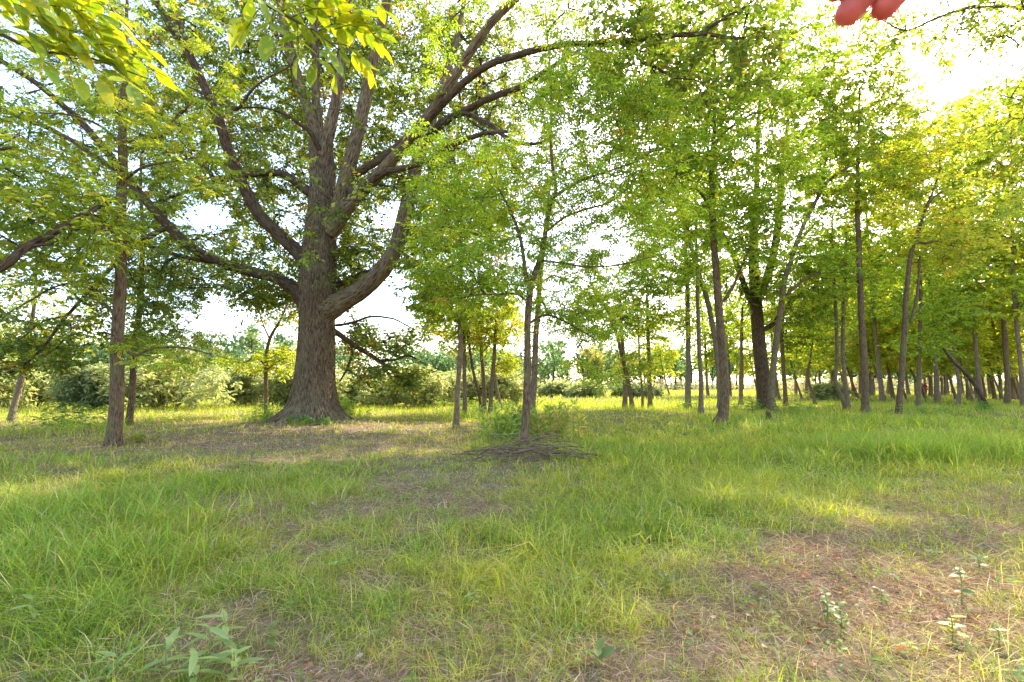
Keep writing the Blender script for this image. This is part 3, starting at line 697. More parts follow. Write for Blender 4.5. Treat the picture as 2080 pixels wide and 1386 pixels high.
TR = [
    ('slim dark trunk leaning a little, right of the oak and left of the forked tree', [(925, 868, 8), (930, 800, 6.5), (934, 720, 6), (935, 640, 5.8), (936, 560, 5), (937, 470, 3.8), (938, 400, 2)], [(930, 540, 0, 2.2, 2, 2.2, 170), (900, 610, .3, 1.5, 1.2, 1.0, 60), (935, 400, 0, 2, 1.8, 1.4, 90)], PAL_WOOD),
    ('pale straight trunk behind the slim dark one, first of the small grove', [(943, 842, 6), (944, 790, 5), (943, 730, 4.8), (943, 670, 4.2), (945, 600, 3)], [(940, 640, 0, 2.4, 2, 1.9, 110)], PAL_YEL),
    ('thin stem bending left in the small grove before the grey bushes', [(980, 842, 4), (972, 800, 3.8), (962, 755, 3.6), (953, 705, 3.2), (946, 650, 2.4)], [(930, 660, 0, 1.8, 1.6, 1.4, 70)], PAL_YEL),
    ('upright dark stem in the middle of the small grove', [(985, 840, 6), (983, 790, 5), (980, 735, 4.6), (976, 690, 4), (972, 640, 2.6)], [(985, 660, 0, 1.9, 1.6, 1.6, 90)], PAL_GOLD),
    ('dark stem leaning right in the small grove, nearest of its stems', [(994, 843, 6.2), (998, 800, 5.2), (1002, 745, 5), (1006, 690, 4.2), (1010, 630, 2.8)], [(1010, 650, 0, 1.9, 1.6, 1.5, 90), (1030, 740, .4, .9, .9, .5, 26)], PAL_GOLD),
    ('thin zigzag stem at the right of the small grove', [(1023, 832, 3.4), (1013, 805, 3.2), (1007, 775, 3), (1010, 745, 3), (1022, 705, 2.6), (1040, 660, 2.2), (1056, 615, 1.5)], [(1040, 650, 0, 1.9, 1.7, 1.5, 80)], PAL_YEL),
    ('straight pale trunk crossed by a leaning one, beyond the clearing', [(1269, 832, 7), (1269, 780, 5.6), (1266, 720, 5), (1262, 660, 4.4), (1259, 600, 3)], [(1250, 610, 0, 2.8, 2.4, 2.6, 170)], PAL_WOOD),
    ('leaning trunk crossing the straight pale one beyond the clearing', [(1285, 834, 6), (1280, 795, 5.4), (1268, 745, 5), (1257, 695, 4.6), (1243, 655, 3.8), (1225, 610, 2.2)], [(1230, 640, 0, 2.2, 2, 1.8, 120), (1285, 740, .3, 1.3, 1, 1.0, 50)], PAL_YEL),
    ('thinnest upright stem of the four trees beyond the clearing', [(1306, 829, 3.4), (1303, 780, 3), (1299, 730, 2.8), (1297, 680, 2.3), (1295, 620, 1.4)], [(1297, 650, 0, 1.8, 1.6, 2.0, 90)], PAL_YEL),
    ('upright trunk at the right end of the four trees beyond the clearing', [(1320, 829, 6.5), (1320, 780, 5.2), (1318, 720, 5), (1316, 660, 4.4), (1314, 600, 3)], [(1325, 600, 0, 2.8, 2.4, 2.8, 180)], PAL_WOOD),
    ('straight pale trunk left of a thinner one at the wood edge', [(1397, 830, 9), (1398, 770, 7), (1398, 700, 6.6), (1397, 620, 6), (1394, 540, 5), (1390, 450, 3.5), (1386, 380, 2)], [(1390, 520, 0, 3.6, 3, 3.4, 280), (1370, 660, 0, 2.2, 2, 1.2, 70)], PAL_WOOD),
    ('thin upright trunk between the pale trunk and the curved-foot trunk', [(1424, 845, 7), (1424, 790, 6), (1421, 720, 5.6), (1418, 640, 5), (1416, 560, 4.4), (1414, 460, 3.4), (1413, 370, 2.2)], [(1400, 470, 0, 3, 2.6, 3.0, 230)], PAL_ASH),
]
for lab, tr, cr, pal in TR:
    build_tree('slim_tree', lab, tr, (), cr, pal, leafL=.27, leafW=.12, m_tw=4, n_lf=5, flat=.35)

build_tree('slim_tree', 'grey trunk with a curved flaring foot, nearest at the wood edge on the right', [(1459, 866, 16), (1468, 838, 13.5), (1472, 800, 12), (1470, 740, 11.5), (1464, 670, 11), (1458, 600, 10), (1452, 520, 9), (1448, 440, 8), (1446, 370, 7), (1447, 310, 6), (1450, 250, 5), (1452, 160, 4), (1450, 60, 2.5)],
           [[(1470, 612, 4), (1490, 580, 3.4, -.2), (1505, 545, 2.8, -.4), (1530, 490, 2, -.6), (1560, 430, 1.4, -.8)], [(1448, 430, 3.6), (1425, 395, 3, -.4), (1400, 365, 2.4, -.8), (1360, 340, 1.6, -1.2)], [(1449, 300, 3.4), (1480, 262, 2.8, -.5), (1530, 230, 2, -1)]],
           [(1440, 330, -.3, 4.0, 3.2, 2.8, 420), (1440, 130, -.3, 4.4, 3.4, 2.8, 420), (1540, 470, -.6, 1.8, 1.6, 1.4, 90), (1370, 330, -.8, 1.8, 1.6, 1.2, 80)], PAL_ASH, leafL=.24, leafW=.10, m_tw=4, n_lf=7, flat=.3, sides=22, flare=1.5, slim=.8)
build_tree('slim_tree', 'trunk arching left behind the curved-foot grey trunk', [(1463, 832, 8.5), (1462, 790, 7.5), (1458, 740, 7), (1449, 670, 7), (1434, 600, 6.6), (1414, 540, 6), (1398, 480, 5.4), (1380, 425, 4.6), (1368, 385, 3.4), (1360, 320, 2)], [[(1400, 490, 3), (1375, 478, 2.4), (1340, 485, 1.6)]], [(1370, 430, 0, 3.6, 3, 2.8, 260), (1330, 560, 0, 2.4, 2, 1.4, 90)], PAL_WOOD, leafL=.25, leafW=.11)
build_tree('oak_tree', 'second thick dark oak trunk on the right with ivy-green limbs', [(1554, 832, 22), (1552, 800, 19.5), (1548, 760, 18.5), (1543, 710, 17.5), (1539, 660, 17), (1535, 600, 16), (1531, 540, 14), (1530, 480, 11), (1533, 420, 9), (1538, 350, 7), (1540, 260, 5), (1545, 160, 3)],
           [[(1548, 590, 10), (1562, 550, 9.5, .2), (1574, 500, 9, .4), (1582, 440, 8, .6), (1586, 380, 7, .8), (1595, 300, 5, 1), (1605, 200, 3, 1.2)], [(1528, 620, 7), (1508, 570, 6.5, -.4), (1490, 520, 6, -.8), (1470, 480, 5, -1.2), (1440, 440, 3, -1.6)], [(1548, 672, 6), (1568, 660, 5.6, -.2), (1585, 640, 5, -.4), (1610, 610, 4, -.8), (1660, 580, 2.4, -1.2)],
            [(1600, 520, 4, .8), (1620, 495, 3.6, 1.2), (1660, 450, 2.6, 1.6)]],
           [(1550, 330, 0, 6.0, 5, 5.2, 620), (1500, 540, -.5, 2.6, 2.4, 2.6, 170), (1610, 560, -.3, 2.8, 2.4, 2.8, 170), (1600, 640, -.6, 1.6, 1.4, .7, 50), (1540, 120, 0, 5.6, 4.6, 4.2, 420)], PAL_OAK, leafL=.25, leafW=.125, m_tw=4, n_lf=6, flat=.6, thin=.62, sides=36, mat=M_LIMBBARK, flare=1.25, maxlen=7, slim=.8)
build_tree('slim_tree', 'grey trunk in front of the second oak that bends away to the upper right', [(1572, 838, 12), (1566, 806, 8.6), (1568, 770, 8), (1573, 720, 8), (1580, 670, 7.6), (1587, 620, 7.4), (1593, 575, 7), (1606, 530, 6.6), (1622, 485, 6.4), (1638, 445, 6), (1655, 412, 5.4), (1680, 372, 4.6), (1715, 345, 3.6), (1760, 325, 2)],
           [[(1598, 600, 4), (1618, 580, 3.6), (1650, 560, 2.6), (1700, 548, 1.6)], [(1655, 412, 3.4), (1668, 380, 3), (1672, 345, 2.2), (1690, 300, 1.4)]], [(1690, 350, 0, 4.0, 3.2, 2.6, 240), (1640, 560, 0, 2.8, 2.4, 1.5, 110), (1700, 200, 0, 3.6, 3, 2.6, 190)], PAL_ASH, leafL=.25, leafW=.11)

TR2 = [
    ('thin trunk right beside the bending grey trunk and the second oak', [(1596, 826, 6.5), (1594, 790, 5.4), (1591, 740, 5.2), (1588, 690, 5), (1590, 640, 4.2), (1596, 560, 3)], [(1610, 620, 0, 2.8, 2.4, 2.6, 170), (1620, 690, 0, 1.8, 1.6, .9, 50)], PAL_DARK),
    ('short pale far trunk seen between the second oak and the thin trunk beside it', [(1580, 812, 7), (1577, 790, 6), (1574, 760, 5.4), (1570, 720, 4), (1566, 660, 2.5)], [(1570, 700, 0, 2.6, 2, 1.6, 70)], PAL_GOLD),
    ('slim trunk alone in the gap left of the second oak', [(1505, 824, 6), (1505, 780, 5), (1506, 730, 4.8), (1506, 690, 4.2), (1508, 620, 3)], [(1510, 640, 0, 2.6, 2.2, 2.2, 140)], PAL_WOOD),
    ('little crooked S-shaped stem in the open gap right of the second oak', [(1657, 825, 4.6), (1652, 805, 4), (1644, 782, 3.8), (1641, 765, 3.6), (1643, 745, 3.2), (1650, 700, 2.2), (1655, 640, 1.4)], [(1655, 690, 0, 2.2, 2, 1.8, 100)], PAL_YEL),
    ('bowed stem joined at the foot to an upright one, left of the tall straight trunk', [(1722, 834, 7), (1710, 808, 6), (1700, 786, 5.4), (1697, 768, 5.2), (1700, 730, 5.2), (1699, 660, 5), (1695, 590, 4.4), (1692, 520, 3.4), (1690, 440, 2)], [(1680, 540, 0, 3.0, 2.6, 2.6, 210)], PAL_WOOD),
    ('upright stem rising from the same foot as the bowed one', [(1724, 832, 6.5), (1718, 790, 6), (1713, 740, 5.6), (1712, 680, 5.2), (1714, 610, 4.8), (1717, 540, 4), (1719, 470, 2.8)], [(1725, 520, 0, 3.0, 2.6, 2.8, 210), (1660, 650, 0, 2, 1.8, .9, 60)], PAL_ASH),
    ('tall straight stout trunk in front of the right-hand wood', [(1758, 838, 11), (1757, 790, 10), (1754, 720, 9.4), (1750, 640, 8.6), (1746, 550, 8), (1743, 460, 7), (1742, 370, 5.8), (1744, 280, 4.2), (1746, 180, 2.6)], [(1745, 330, 0, 3.8, 3, 3.4, 270), (1750, 140, 0, 4.8, 3, 3.2, 330)], PAL_YEL),
    ('forked grey trunk right behind the tall straight stout trunk', [(1769, 806, 8), (1767, 760, 7), (1766, 710, 6.6), (1767, 660, 6), (1773, 610, 5), (1785, 550, 3.6), (1795, 480, 2)], [(1785, 600, 0, 3.6, 3, 3.0, 190)], PAL_GOLD),
    ('dark trunk with an elbow, forking up to the right in the right-hand wood', [(1826, 840, 9.5), (1829, 790, 8.6), (1833, 730, 8.2), (1838, 660, 7.8), (1841, 600, 7.2), (1846, 545, 6.6), (1852, 510, 6), (1862, 480, 5.2), (1873, 445, 4.6), (1885, 415, 4), (1896, 388, 3.2), (1910, 340, 2)], [(1890, 430, 0, 3.6, 3, 3.0, 260), (1930, 500, 0, 2.4, 2, 1.4, 100), (1880, 290, 0, 3.0, 2.6, 2.2, 190)], PAL_GOLD),
    ('mossy-footed trunk just right of the dark elbowed trunk', [(1865, 830, 7.4), (1866, 790, 6.4), (1867, 740, 6), (1869, 680, 5.6), (1870, 600, 4.6), (1872, 500, 3)], [(1880, 590, 0, 3.2, 2.8, 2.8, 220), (1880, 700, 0, 2, 1.8, .9, 70)], PAL_ASH),
    ('grey far trunk behind the mossy-footed one', [(1891, 808, 6.4), (1890, 770, 5.6), (1888, 720, 5), (1886, 640, 4), (1884, 560, 2.5)], [(1890, 620, 0, 3, 2.6, 2.6, 150)], PAL_YEL),
    ('thin far trunk, second behind the mossy-footed trunk', [(1914, 806, 4.4), (1913, 770, 3.8), (1911, 710, 3.2), (1908, 620, 2)], [(1915, 640, 0, 2.6, 2.2, 2.4, 120)], PAL_ASH),
    ('thin far trunk under a leafy gap just left of the bowed dark one', [(1926, 803, 4.2), (1923, 770, 3.8), (1921, 710, 3.2), (1920, 620, 2)], [(1925, 650, 0, 2.6, 2.2, 2.2, 120)], PAL_GOLD),
    ('bowed dark trunk bending left above the grass, behind the fallen leaning one', [(1945, 823, 6.4), (1949, 798, 5.8), (1947, 772, 5.6), (1941, 742, 5.2), (1934, 712, 4.6), (1926, 660, 3)], [(1930, 640, 0, 2.8, 2.4, 2.2, 150)], PAL_ASH),
    ('thin upright trunk crossed by the fallen leaning one', [(1966, 815, 4.6), (1964, 780, 4.2), (1962, 730, 3.8), (1960, 650, 2.8), (1957, 560, 1.6)], [(1960, 600, 0, 2.8, 2.4, 2.4, 150)], PAL_YEL),
    ('long thin trunk slanting far to the left, left of the slanting pair', [(1985, 812, 5), (1978, 760, 4.6), (1968, 700, 4.4), (1955, 650, 4), (1938, 600, 3.4), (1922, 555, 2.6), (1905, 500, 1.6)], [(1925, 540, 0, 3.0, 2.6, 2.2, 170)], PAL_GOLD),
    ('taller of the slanting pair of trunks, leaning left across the light', [(2022, 812, 6), (2012, 765, 5.6), (1998, 705, 5.2), (1985, 650, 5), (1970, 590, 4.6), (1956, 535, 3.8), (1946, 500, 3), (1930, 430, 1.8)], [(1945, 470, 0, 3.2, 2.8, 2.6, 210)], PAL_GOLD),
    ('shorter of the slanting pair of trunks, nearer the right edge', [(2034, 813, 5.4), (2030, 760, 5), (2021, 690, 4.6), (2012, 630, 4.2), (2004, 570, 3.6), (1996, 510, 2.4)], [(2000, 500, 0, 3.0, 2.6, 2.6, 190)], PAL_GOLD),
    ('dark straight trunk near the right edge of the wood', [(2047, 823, 9), (2046, 770, 8.2), (2042, 700, 7.6), (2037, 620, 7), (2034, 550, 6.4), (2035, 470, 5), (2030, 400, 3.6), (2024, 320, 2)], [(2035, 420, 0, 3.4, 3, 3.4, 300), (2040, 250, 0, 3.6, 3, 2.6, 330)], PAL_GOLD),
    ('slim trunk close behind the dark straight one at the right edge', [(2060, 812, 6.4), (2056, 760, 5.8), (2050, 700, 5.4), (2046, 630, 4.6), (2046, 540, 3)], [(2060, 560, 0, 3, 2.6, 2.8, 190)], PAL_YEL),
    ('rightmost thin trunk, slanting left out of the picture edge', [(2092, 806, 5.6), (2084, 740, 5), (2072, 680, 4.6), (2058, 625, 4), (2040, 570, 2.8)], [(2060, 560, 0, 3, 2.6, 2.6, 170), (2100, 480, 0, 3, 2.6, 3, 160)], PAL_GOLD),
]
for lab, tr, cr, pal in TR2:
    lm = ()
    if 'elbow' in lab:
        lm = [[(1858, 492, 4), (1880, 494, 3.4), (1905, 490, 2.8), (1940, 502, 2.2), (1970, 520, 1.4)], [(1850, 655, 3.6), (1860, 615, 3.4), (1866, 570, 3), (1868, 520, 2.2)], [(1880, 425, 2.8), (1905, 395, 2.2), (1940, 385, 1.5)]]
    if 'forked grey' in lab:
        lm = [[(1767, 660, 4), (1758, 610, 3.4), (1750, 550, 2.4), (1745, 480, 1.4)]]
    if 'dark straight trunk near' in lab:
        lm = [[(2036, 480, 3), (2052, 430, 2.4), (2075, 370, 1.6)]]
    build_tree('woodland_tree', lab, tr, lm, cr, pal, leafL=.28, leafW=.13, m_tw=4, n_lf=5, flat=.3, group='trees of the right-hand wood', thin=.88)
# the fallen leaning stem
build_tree('leaning_trunk', 'broken dark mossy trunk leaning steeply left at the right of the wood', [(2008, 836, 8), (1998, 812, 7), (1987, 792, 6.4), (1972, 770, 6), (1955, 752, 5.4), (1940, 738, 4.8), (1925, 720, 4.4), (1916, 708, 4)], (), None, mat=M_LIMBBARK, cat='trunk')

# two big trees whose trunks stand just outside the picture and whose branches reach in
build_tree('oak_tree', 'reddish-brown limb reaching in from a tree beyond the left edge', [(-330, 960, 34), (-335, 800, 30), (-330, 600, 27), (-320, 380, 22), (-300, 150, 14), (-290, -60, 6)],
           [[(-330, 640, 20), (-220, 612, 17), (-110, 582, 15), (0, 545, 13, .3), (45, 508, 12, .6), (95, 482, 11, 1), (150, 448, 9, 1.4), (210, 416, 6, 1.8), (260, 390, 3, 2.2)], [(60, 500, 5, .7), (120, 492, 4.5, 1), (165, 462, 4, 1.2), (230, 465, 2.4, 1.6)], [(-320, 420, 14), (-200, 360, 10, .3), (-80, 320, 7, .6), (20, 300, 4, 1)]],
           [(-60, 430, .8, 2.6, 2.2, 1.6, 170), (-320, 150, 0, 4, 4, 3.6, 300), (120, 440, 1.4, 1.6, 1.5, .9, 70)], PAL_WOOD, leafL=.17, leafW=.085, m_tw=4, n_lf=7, sides=24, mat=M_LIMBBARK, lmat=M_OAKLEAF, thin=.6)
build_tree('overhanging_tree', 'drooping dark-leaved branch hanging in from a tree beyond the right edge', [(2560, 960, 26), (2555, 800, 23), (2540, 600, 20), (2520, 350, 16), (2500, 100, 12), (2480, -200, 6)],
           [[(2530, 420, 9), (2420, 330, 7, .5), (2300, 280, 5, 1), (2150, 250, 3, 1.5), (2060, 240, 1.5, 1.8)], [(2520, 250, 9), (2400, 120, 8, .2), (2250, 60, 7, .5), (2080, 18, 5, .8), (2020, 14, 4.4, 1), (1960, 18, 4, 1.2), (1900, 38, 3.4, 1.4), (1840, 62, 2.6, 1.6), (1790, 40, 1.6, 1.8)], [(2250, 60, 4, .5), (2160, 60, 3.4, .6), (2090, 34, 2.6, .8), (2000, 98, 1.8, 1), (1940, 140, 1.2, 1.2)], [(2500, 120, 9), (2360, -60, 7, .5), (2200, -150, 5, 1), (2000, -190, 3, 1.4)]],
           [(1960, 50, 1.2, 1.3, 1.2, .35, 55), (2200, -150, .6, 3.0, 2.6, 1.6, 190), (2480, -50, 0, 4, 4, 3.6, 260), (1800, 60, 1.8, .7, .6, .3, 20), (2130, 250, 1.5, 1.0, 1.2, 1.4, 130)], PAL_WOOD, leafL=.15, leafW=.07, m_tw=3, n_lf=5, sides=20, lmat=M_OAKLEAF, gaps=[(1930, 140, 60, 60)])

# ------------------------------------------------------------------ more trunks deep in the wood, shared shapes
def build_proto(seed, h, lean, pal, rad=.16):
    k = np.random.default_rng(seed)
    mb = MB()
    z = np.linspace(-.15, h, 9)
    pts = np.stack([lean * z + .12 * np.sin(z * .6 + seed), .1 * np.cos(z * .5 + seed), z], 1)
    r = rad * np.linspace(1, .15, 9) ** .8; r[0] *= 1.4
    p, rr = smooth_path(pts, r, .3)
    tube(mb, p, rr, 8, 0, ridge=.008, seed=seed, nr=6)
    trunk = mb.mesh('trunk', [M_BARK])
    sk = Skel(); sk.seed(pts, .3)
    t = np.concatenate([ell_targets(110, pts[-3], (3.2, 3.2, h * .28), .1), ell_targets(60, pts[4] + np.array([0, 0, -.3]), (2.4, 2.4, 1.4), .1), ell_targets(26, pts[3] + np.array([0, 0, -.6]), (2.2, 2.2, .8), .1)])
    sk.reach(t, maxlen=5, up=.1)
    mb = MB(); sk.wood(mb, 0, .007)
    e, d = sk.ends()
    foliage(mb, e, d, pal, 4, 6, (.4, .9), .34, .17, .35, .4, 1, 0, RHOMB, trad=.006)
    return trunk, mb.mesh('crown', [M_TWIG, M_ASHLEAF])
PROTO = [build_proto(11, 13, -.06, PAL_YEL), build_proto(12, 15, .05, PAL_WOOD, .2), build_proto(13, 12, -.16, PAL_GOLD, .13), build_proto(14, 14, .02, PAL_ASH, .18), build_proto(15, 12, -.30, PAL_GOLD, .11), build_proto(16, 11, -.22, PAL_YEL, .10)]
DEEP = [(1690, 810, 3), (1735, 806, 0), (1790, 806, 2), (1805, 801, 1), (1815, 812, 2), (1848, 803, 0), (1878, 800, 3), (1902, 799, 1), (1936, 801, 2), (1957, 800, 0), (1975, 798, 2), (1996, 800, 1), (2012, 799, 0), (2050, 799, 3), (2072, 801, 2), (2100, 803, 0),
        (1670, 806, 0), (1715, 800, 2), (1750, 803, 1), (1772, 799, 3), (1830, 799, 1), (1862, 806, 2), (1920, 806, 3), (1985, 804, 1), (2035, 803, 2), (2062, 797, 1), (1745, 812, 5), (1795, 815, 4), (1842, 811, 5), (1880, 813, 4), (1906, 816, 5), (1940, 812, 4), (1975, 818, 5), (2000, 811, 4), (2040, 814, 5), (2068, 812, 4), (1630, 812, 5), (1540, 806, 5), (1480, 806, 3), (1440, 805, 0), (1360, 803, 5), (2130, 815, 1), (2170, 808, 2), (2210, 820, 3), (2260, 806, 0), (2290, 826, 1), (1640, 800, 1), (1615, 798, 3)]
for i, (u, v, k) in enumerate(DEEP):
    b = G(u, v)
    if b[1] > 70: b *= 70 / b[1]
    where = 'distant woodland tree whose thin trunk shows among others deep in the right-hand wood'
    if u > 2080: where = 'woodland tree of the right-hand wood standing beyond the right picture edge'
    root = empty('woodland_tree', b, where, 'tree', 'far trunks deep in the right-hand wood' if u <= 2080 else 'woodland trees beyond the right edge')
    root.rotation_euler = (0, 0, float(rng.uniform(-.5, .5)) + (0 if i % 3 else math.pi * .1))
    s = float(rng.uniform(.85, 1.2)); root.scale = (s, s, s)
    link('trunk', PROTO[k][0], root); link('crown', PROTO[k][1], root)
for lab, u, v, k, s in [('tall airy yellow-green tree rising behind the dark elbowed trunk', 1905, 820, 3, 1.7), ('tall golden tree rising behind the slanting pair', 1998, 824, 0, 1.75), ('tall tree at the right edge lit yellow by the sun', 2076, 828, 0, 1.7), ('tall green tree filling the sky behind the tall straight stout trunk', 1790, 818, 1, 1.65)]:
    b = G(u, v)
    root = empty('woodland_tree', b, lab, 'tree', 'tall trees of the right-hand wood')
    root.scale = (s * .8, s * .8, s); root.rotation_euler = (0, 0, float(rng.uniform(0, 6.28)))
    link('trunk', PROTO[k][0], root, scale=(.62, .62, 1)); link('crown', PROTO[k][1], root)

# ------------------------------------------------------------------ willow bushes and the far edge of the meadow
PAL_SAGE = [(4, (.18, .20, .085)), (4, (.225, .24, .10)), (2, (.29, .29, .125)), (1, (.12, .14, .06))]
PAL_SAGED = [(4, (.105, .13, .055)), (4, (.145, .17, .07)), (2, (.20, .215, .09))]
def bush(label, u, vb, wpx, vt, pal, n=330, name='willow_bush', leafL=.30, group='willow bushes along the meadow edge', D=None, m=4):
    b = G(u, vb); D = b[1]
    top = P(u, vt, D); h = top[2] - b[2]; wr = wpx / FPX * D
    root = empty(name, b, label, 'bush', group)
    sk = Skel(); mb = MB()
    for i in range(9):
        a = rng.uniform(0, 2 * np.pi); rr = rng.uniform(.1, .75) * wr * .8
        p0 = b + np.array([math.cos(a) * .3, math.sin(a) * .3, -.1]); p1 = b + np.array([math.cos(a) * rr, math.sin(a) * rr * .7, h * rng.uniform(.5, .8)])
        mid = (p0 + p1) / 2 + np.array([0, 0, h * .12])
        p, r = smooth_path(np.array([p0, mid, p1]), np.array([.035, .025, .012]), .3)
        tube(mb, p, r, 5, 0); sk.seed(np.array([p0, mid, p1]), .2)
    mb.build('stem', [M_TWIG], root, b)
    # rounded mounds
    T = []
    for i in range(7):
        x = rng.uniform(-.75, .75); hh = h * (1 - .3 * abs(x) ** 1.5) * rng.uniform(.9, 1.08)
        cz = hh * .55
        T.append(ell_targets(n // 7, b + np.array([x * wr, rng.uniform(-.5, .5) * wr * .6, cz]), (wr * .42, wr * .42, hh * .47), .55))
    t = np.concatenate(T); t = t[t[:, 2] > b[2] + .25]
    mb = MB(); sk.reach(t, maxlen=6)
    sk.wood(mb, 0, .006)
    e, d = sk.ends()
    foliage(mb, e, d, pal, m, 6, (.25, .6), leafL, leafL * .38, .9, .8, 1, 0, RHOMB, trad=.004)
    mb.build('crown', [M_TWIG, M_WILLOW], root, b)

BUSH = [('pale yellow-green willow bush at the far left edge', 70, 828, 100, 738, PAL_SAGE), ('green rounded bush left of the straight left trunk', 190, 832, 62, 752, PAL_SAGED),
        ('broad pale sage willow bush between the left trunks and the sapling', 345, 832, 105, 742, PAL_SAGE), ('grey-green willow bush around the sapling left of the oak', 505, 826, 75, 753, PAL_SAGE),
        ('pale bush directly behind the great oak trunk', 620, 826, 70, 755, PAL_SAGE), ('bush just right of the great oak trunk', 745, 824, 50, 770, PAL_SAGE), ('grey leafy bush midway between the oak and the small grove', 850, 826, 90, 760, PAL_SAGE),
        ('pale bush behind the small grove of stems', 985, 822, 70, 756, PAL_SAGE), ('willow bush beyond the left edge beside the pale leaning trunk', -60, 832, 90, 735, PAL_SAGE)]
for a in BUSH: bush(a[0], a[1], a[2], a[3] * 1.2, a[4] - 12, a[5])
# lower bushes out in the meadow, farther off
for lab, u, vb, wpx, vt, pal in [('low yellow-green bush on the meadow edge left of the clearing trees', 1125, 807, 50, 776, PAL_SAGE), ('low round bush on the meadow edge, right neighbour of the yellow-green one', 1200, 808, 50, 776, PAL_SAGE),
                                 ('low dark bush on the meadow edge behind the four clearing trees', 1290, 808, 50, 781, PAL_SAGED), ('low bush at the near rim of the right-hand wood by the S-shaped stem', 1690, 812, 30, 780, PAL_SAGE)]:
    bush(lab, u, vb, wpx, vt, pal, 170, leafL=.4, group='low bushes out on the meadow edge')

# far wood beyond the meadow: one mass
def far_wood():
    mb = MB()
    p = []; cs = []; sz = []
    pal = np.array([(.055, .095, .035), (.075, .12, .04), (.10, .14, .045), (.14, .17, .05), (.20, .19, .05)])
    for i in range(215):
        y = rng.uniform(125, 175)
        x = rng.uniform(-1.5, 1.45) * y
        u = 1040 + 1000 * x / y
        h = rng.uniform(8.5, 13) * (1.45 if u < 760 else 1.15)
        cr = rng.uniform(3, 5.5)
        tube(mb, np.array([[x, y, -.2], [x + .3, y, h * .5], [x, y, h * .8]]), np.array([.3, .22, .1]), 5, 0)
        base = pal[rng.choice(5, p=[.3, .3, .2, .14, .06])] * rng.uniform(.8, 1.2)
        for j in range(6):
            c = np.array([x + rng.normal(0, cr * .45), y + rng.normal(0, cr * .4), h * rng.uniform(.35, .85)])
            rr = cr * rng.uniform(.4, .65)
            t = ell_targets(42, c, (rr, rr, rr * .85), .75)
            t = t[t[:, 2] > .3]
            p.append(t); cs.append(base * rng.uniform(.8, 1.2, (len(t), 1)) * rng.uniform(.9, 1.1, (len(t), 3))); sz.append(np.full(len(t), 1.35))
    # undergrowth at its foot, and more of it closing the back of the right-hand wood
    for i in range(560):
        if i < 420: y = rng.uniform(112, 160); x = rng.uniform(-1.5, 1.45) * y; hz = rng.uniform(.8, 2.6)
        else: y = rng.uniform(78, 108); x = rng.uniform(.55, 1.5) * y; hz = rng.uniform(.7, 2.0)
        t = ell_targets(34, np.array([x, y, hz * .7]), (2.8, 1.5, hz), .4); t = t[t[:, 2] > .1]
        p.append(t); cs.append(np.array([(.17, .16, .07), (.12, .145, .05), (.16, .12, .08), (.11, .125, .05)][i % 4]) * rng.uniform(.8, 1.2, (len(t), 1))); sz.append(np.full(len(t), .85))
    p = np.concatenate(p); c = np.concatenate(cs); s = np.concatenate(sz)
    d = rand_dirs(len(p)); nn = norm(rand_dirs(len(p)) + np.array([0, -.3, .6]))
    leaves(mb, p, d, nn, s * rng.uniform(.7, 1.3, len(p)), s * .6, c, 1)
    o = mb.build('treeline', [M_TWIG, M_WILLOW]); tag(o, 'low far-off wood along the horizon beyond the meadow', 'treeline', kind='stuff')
far_wood()

# ------------------------------------------------------------------ grass
def blades(mb, x, y, h, wd, bend, az, c, nseg):
    N = len(x); z = gz(x, y) - .01
    base = np.stack([x, y, z], 1)
    bd = np.stack([np.cos(az), np.sin(az), np.zeros(N)], 1)
    fz = az + rng.uniform(-.9, .9, N) + np.pi / 2
    sd = np.stack([np.cos(fz), np.sin(fz), np.zeros(N)], 1)
    vs_ = []
    for i in range(nseg):
        t = i / nseg
        q = base + bd * (bend * h * t * t)[:, None] + np.array([0, 0, 1.0]) * (h * (t - .38 * np.minimum(bend, 1.3) * t * t))[:, None]
        ww = wd * (.55 + .45 * min(1, t * 4)) * (1 - t ** 2.2)
        vs_ += [q - sd * (ww * .5)[:, None], q + sd * (ww * .5)[:, None]]
    tip = base + bd * (bend * h)[:, None] + np.array([0, 0, 1.0]) * (h * (1 - .38 * np.minimum(bend, 1.3)))[:, None]
    vs_.append(tip)
    k = len(vs_)
    v = np.stack(vs_, 1).reshape(-1, 3)
    f = []
    for i in range(nseg - 1):
        a = 2 * i; f += [[a, a + 1, a + 3], [a, a + 3, a + 2]]
    f.append([2 * nseg - 2, 2 * nseg - 1, 2 * nseg])
    f = np.array(f)[None] + (np.arange(N) * k)[:, None, None]
    mb.add(v, f.reshape(-1, 3), 0, np.repeat(c, k, 0), smooth=True)

GREENS = np.array([(.10, .170, .022), (.135, .210, .025), (.175, .240, .032), (.23, .27, .045)])
STRAW = np.array([(.34, .28, .12), (.40, .31, .16), (.28, .21, .11)])
def grass_cols(n, straw, yellow=0.0):
    g = GREENS[rng.choice(4, n, p=[.22, .36, .28, .14])] * rng.uniform(.8, 1.2, (n, 1))
    g = g * (1 + np.asarray(yellow)[..., None] * np.array([.48, .12, .1])) if np.ndim(yellow) else g * (1 + yellow * np.array([.48, .12, .1]))
    s = STRAW[rng.integers(0, 3, n)] * rng.uniform(.8, 1.15, (n, 1))
    k = rng.random(n) < straw
    return np.where(k[:, None], s, g)

def tufty(n, y0, y1, k=9, spread=.05, wide=1.05):
    """points in the strip y0..y1, gathered in tufts"""
    m = max(1, n // k)
    yy = np.sqrt(rng.uniform(y0 * y0, y1 * y1, m)); xx = rng.uniform(-1, 1, m) * (wide * 1.08 * yy + 1.0)
    x = np.repeat(xx, k) + rng.normal(0, spread, m * k); y = np.repeat(yy, k) + rng.normal(0, spread, m * k)
    return x, y

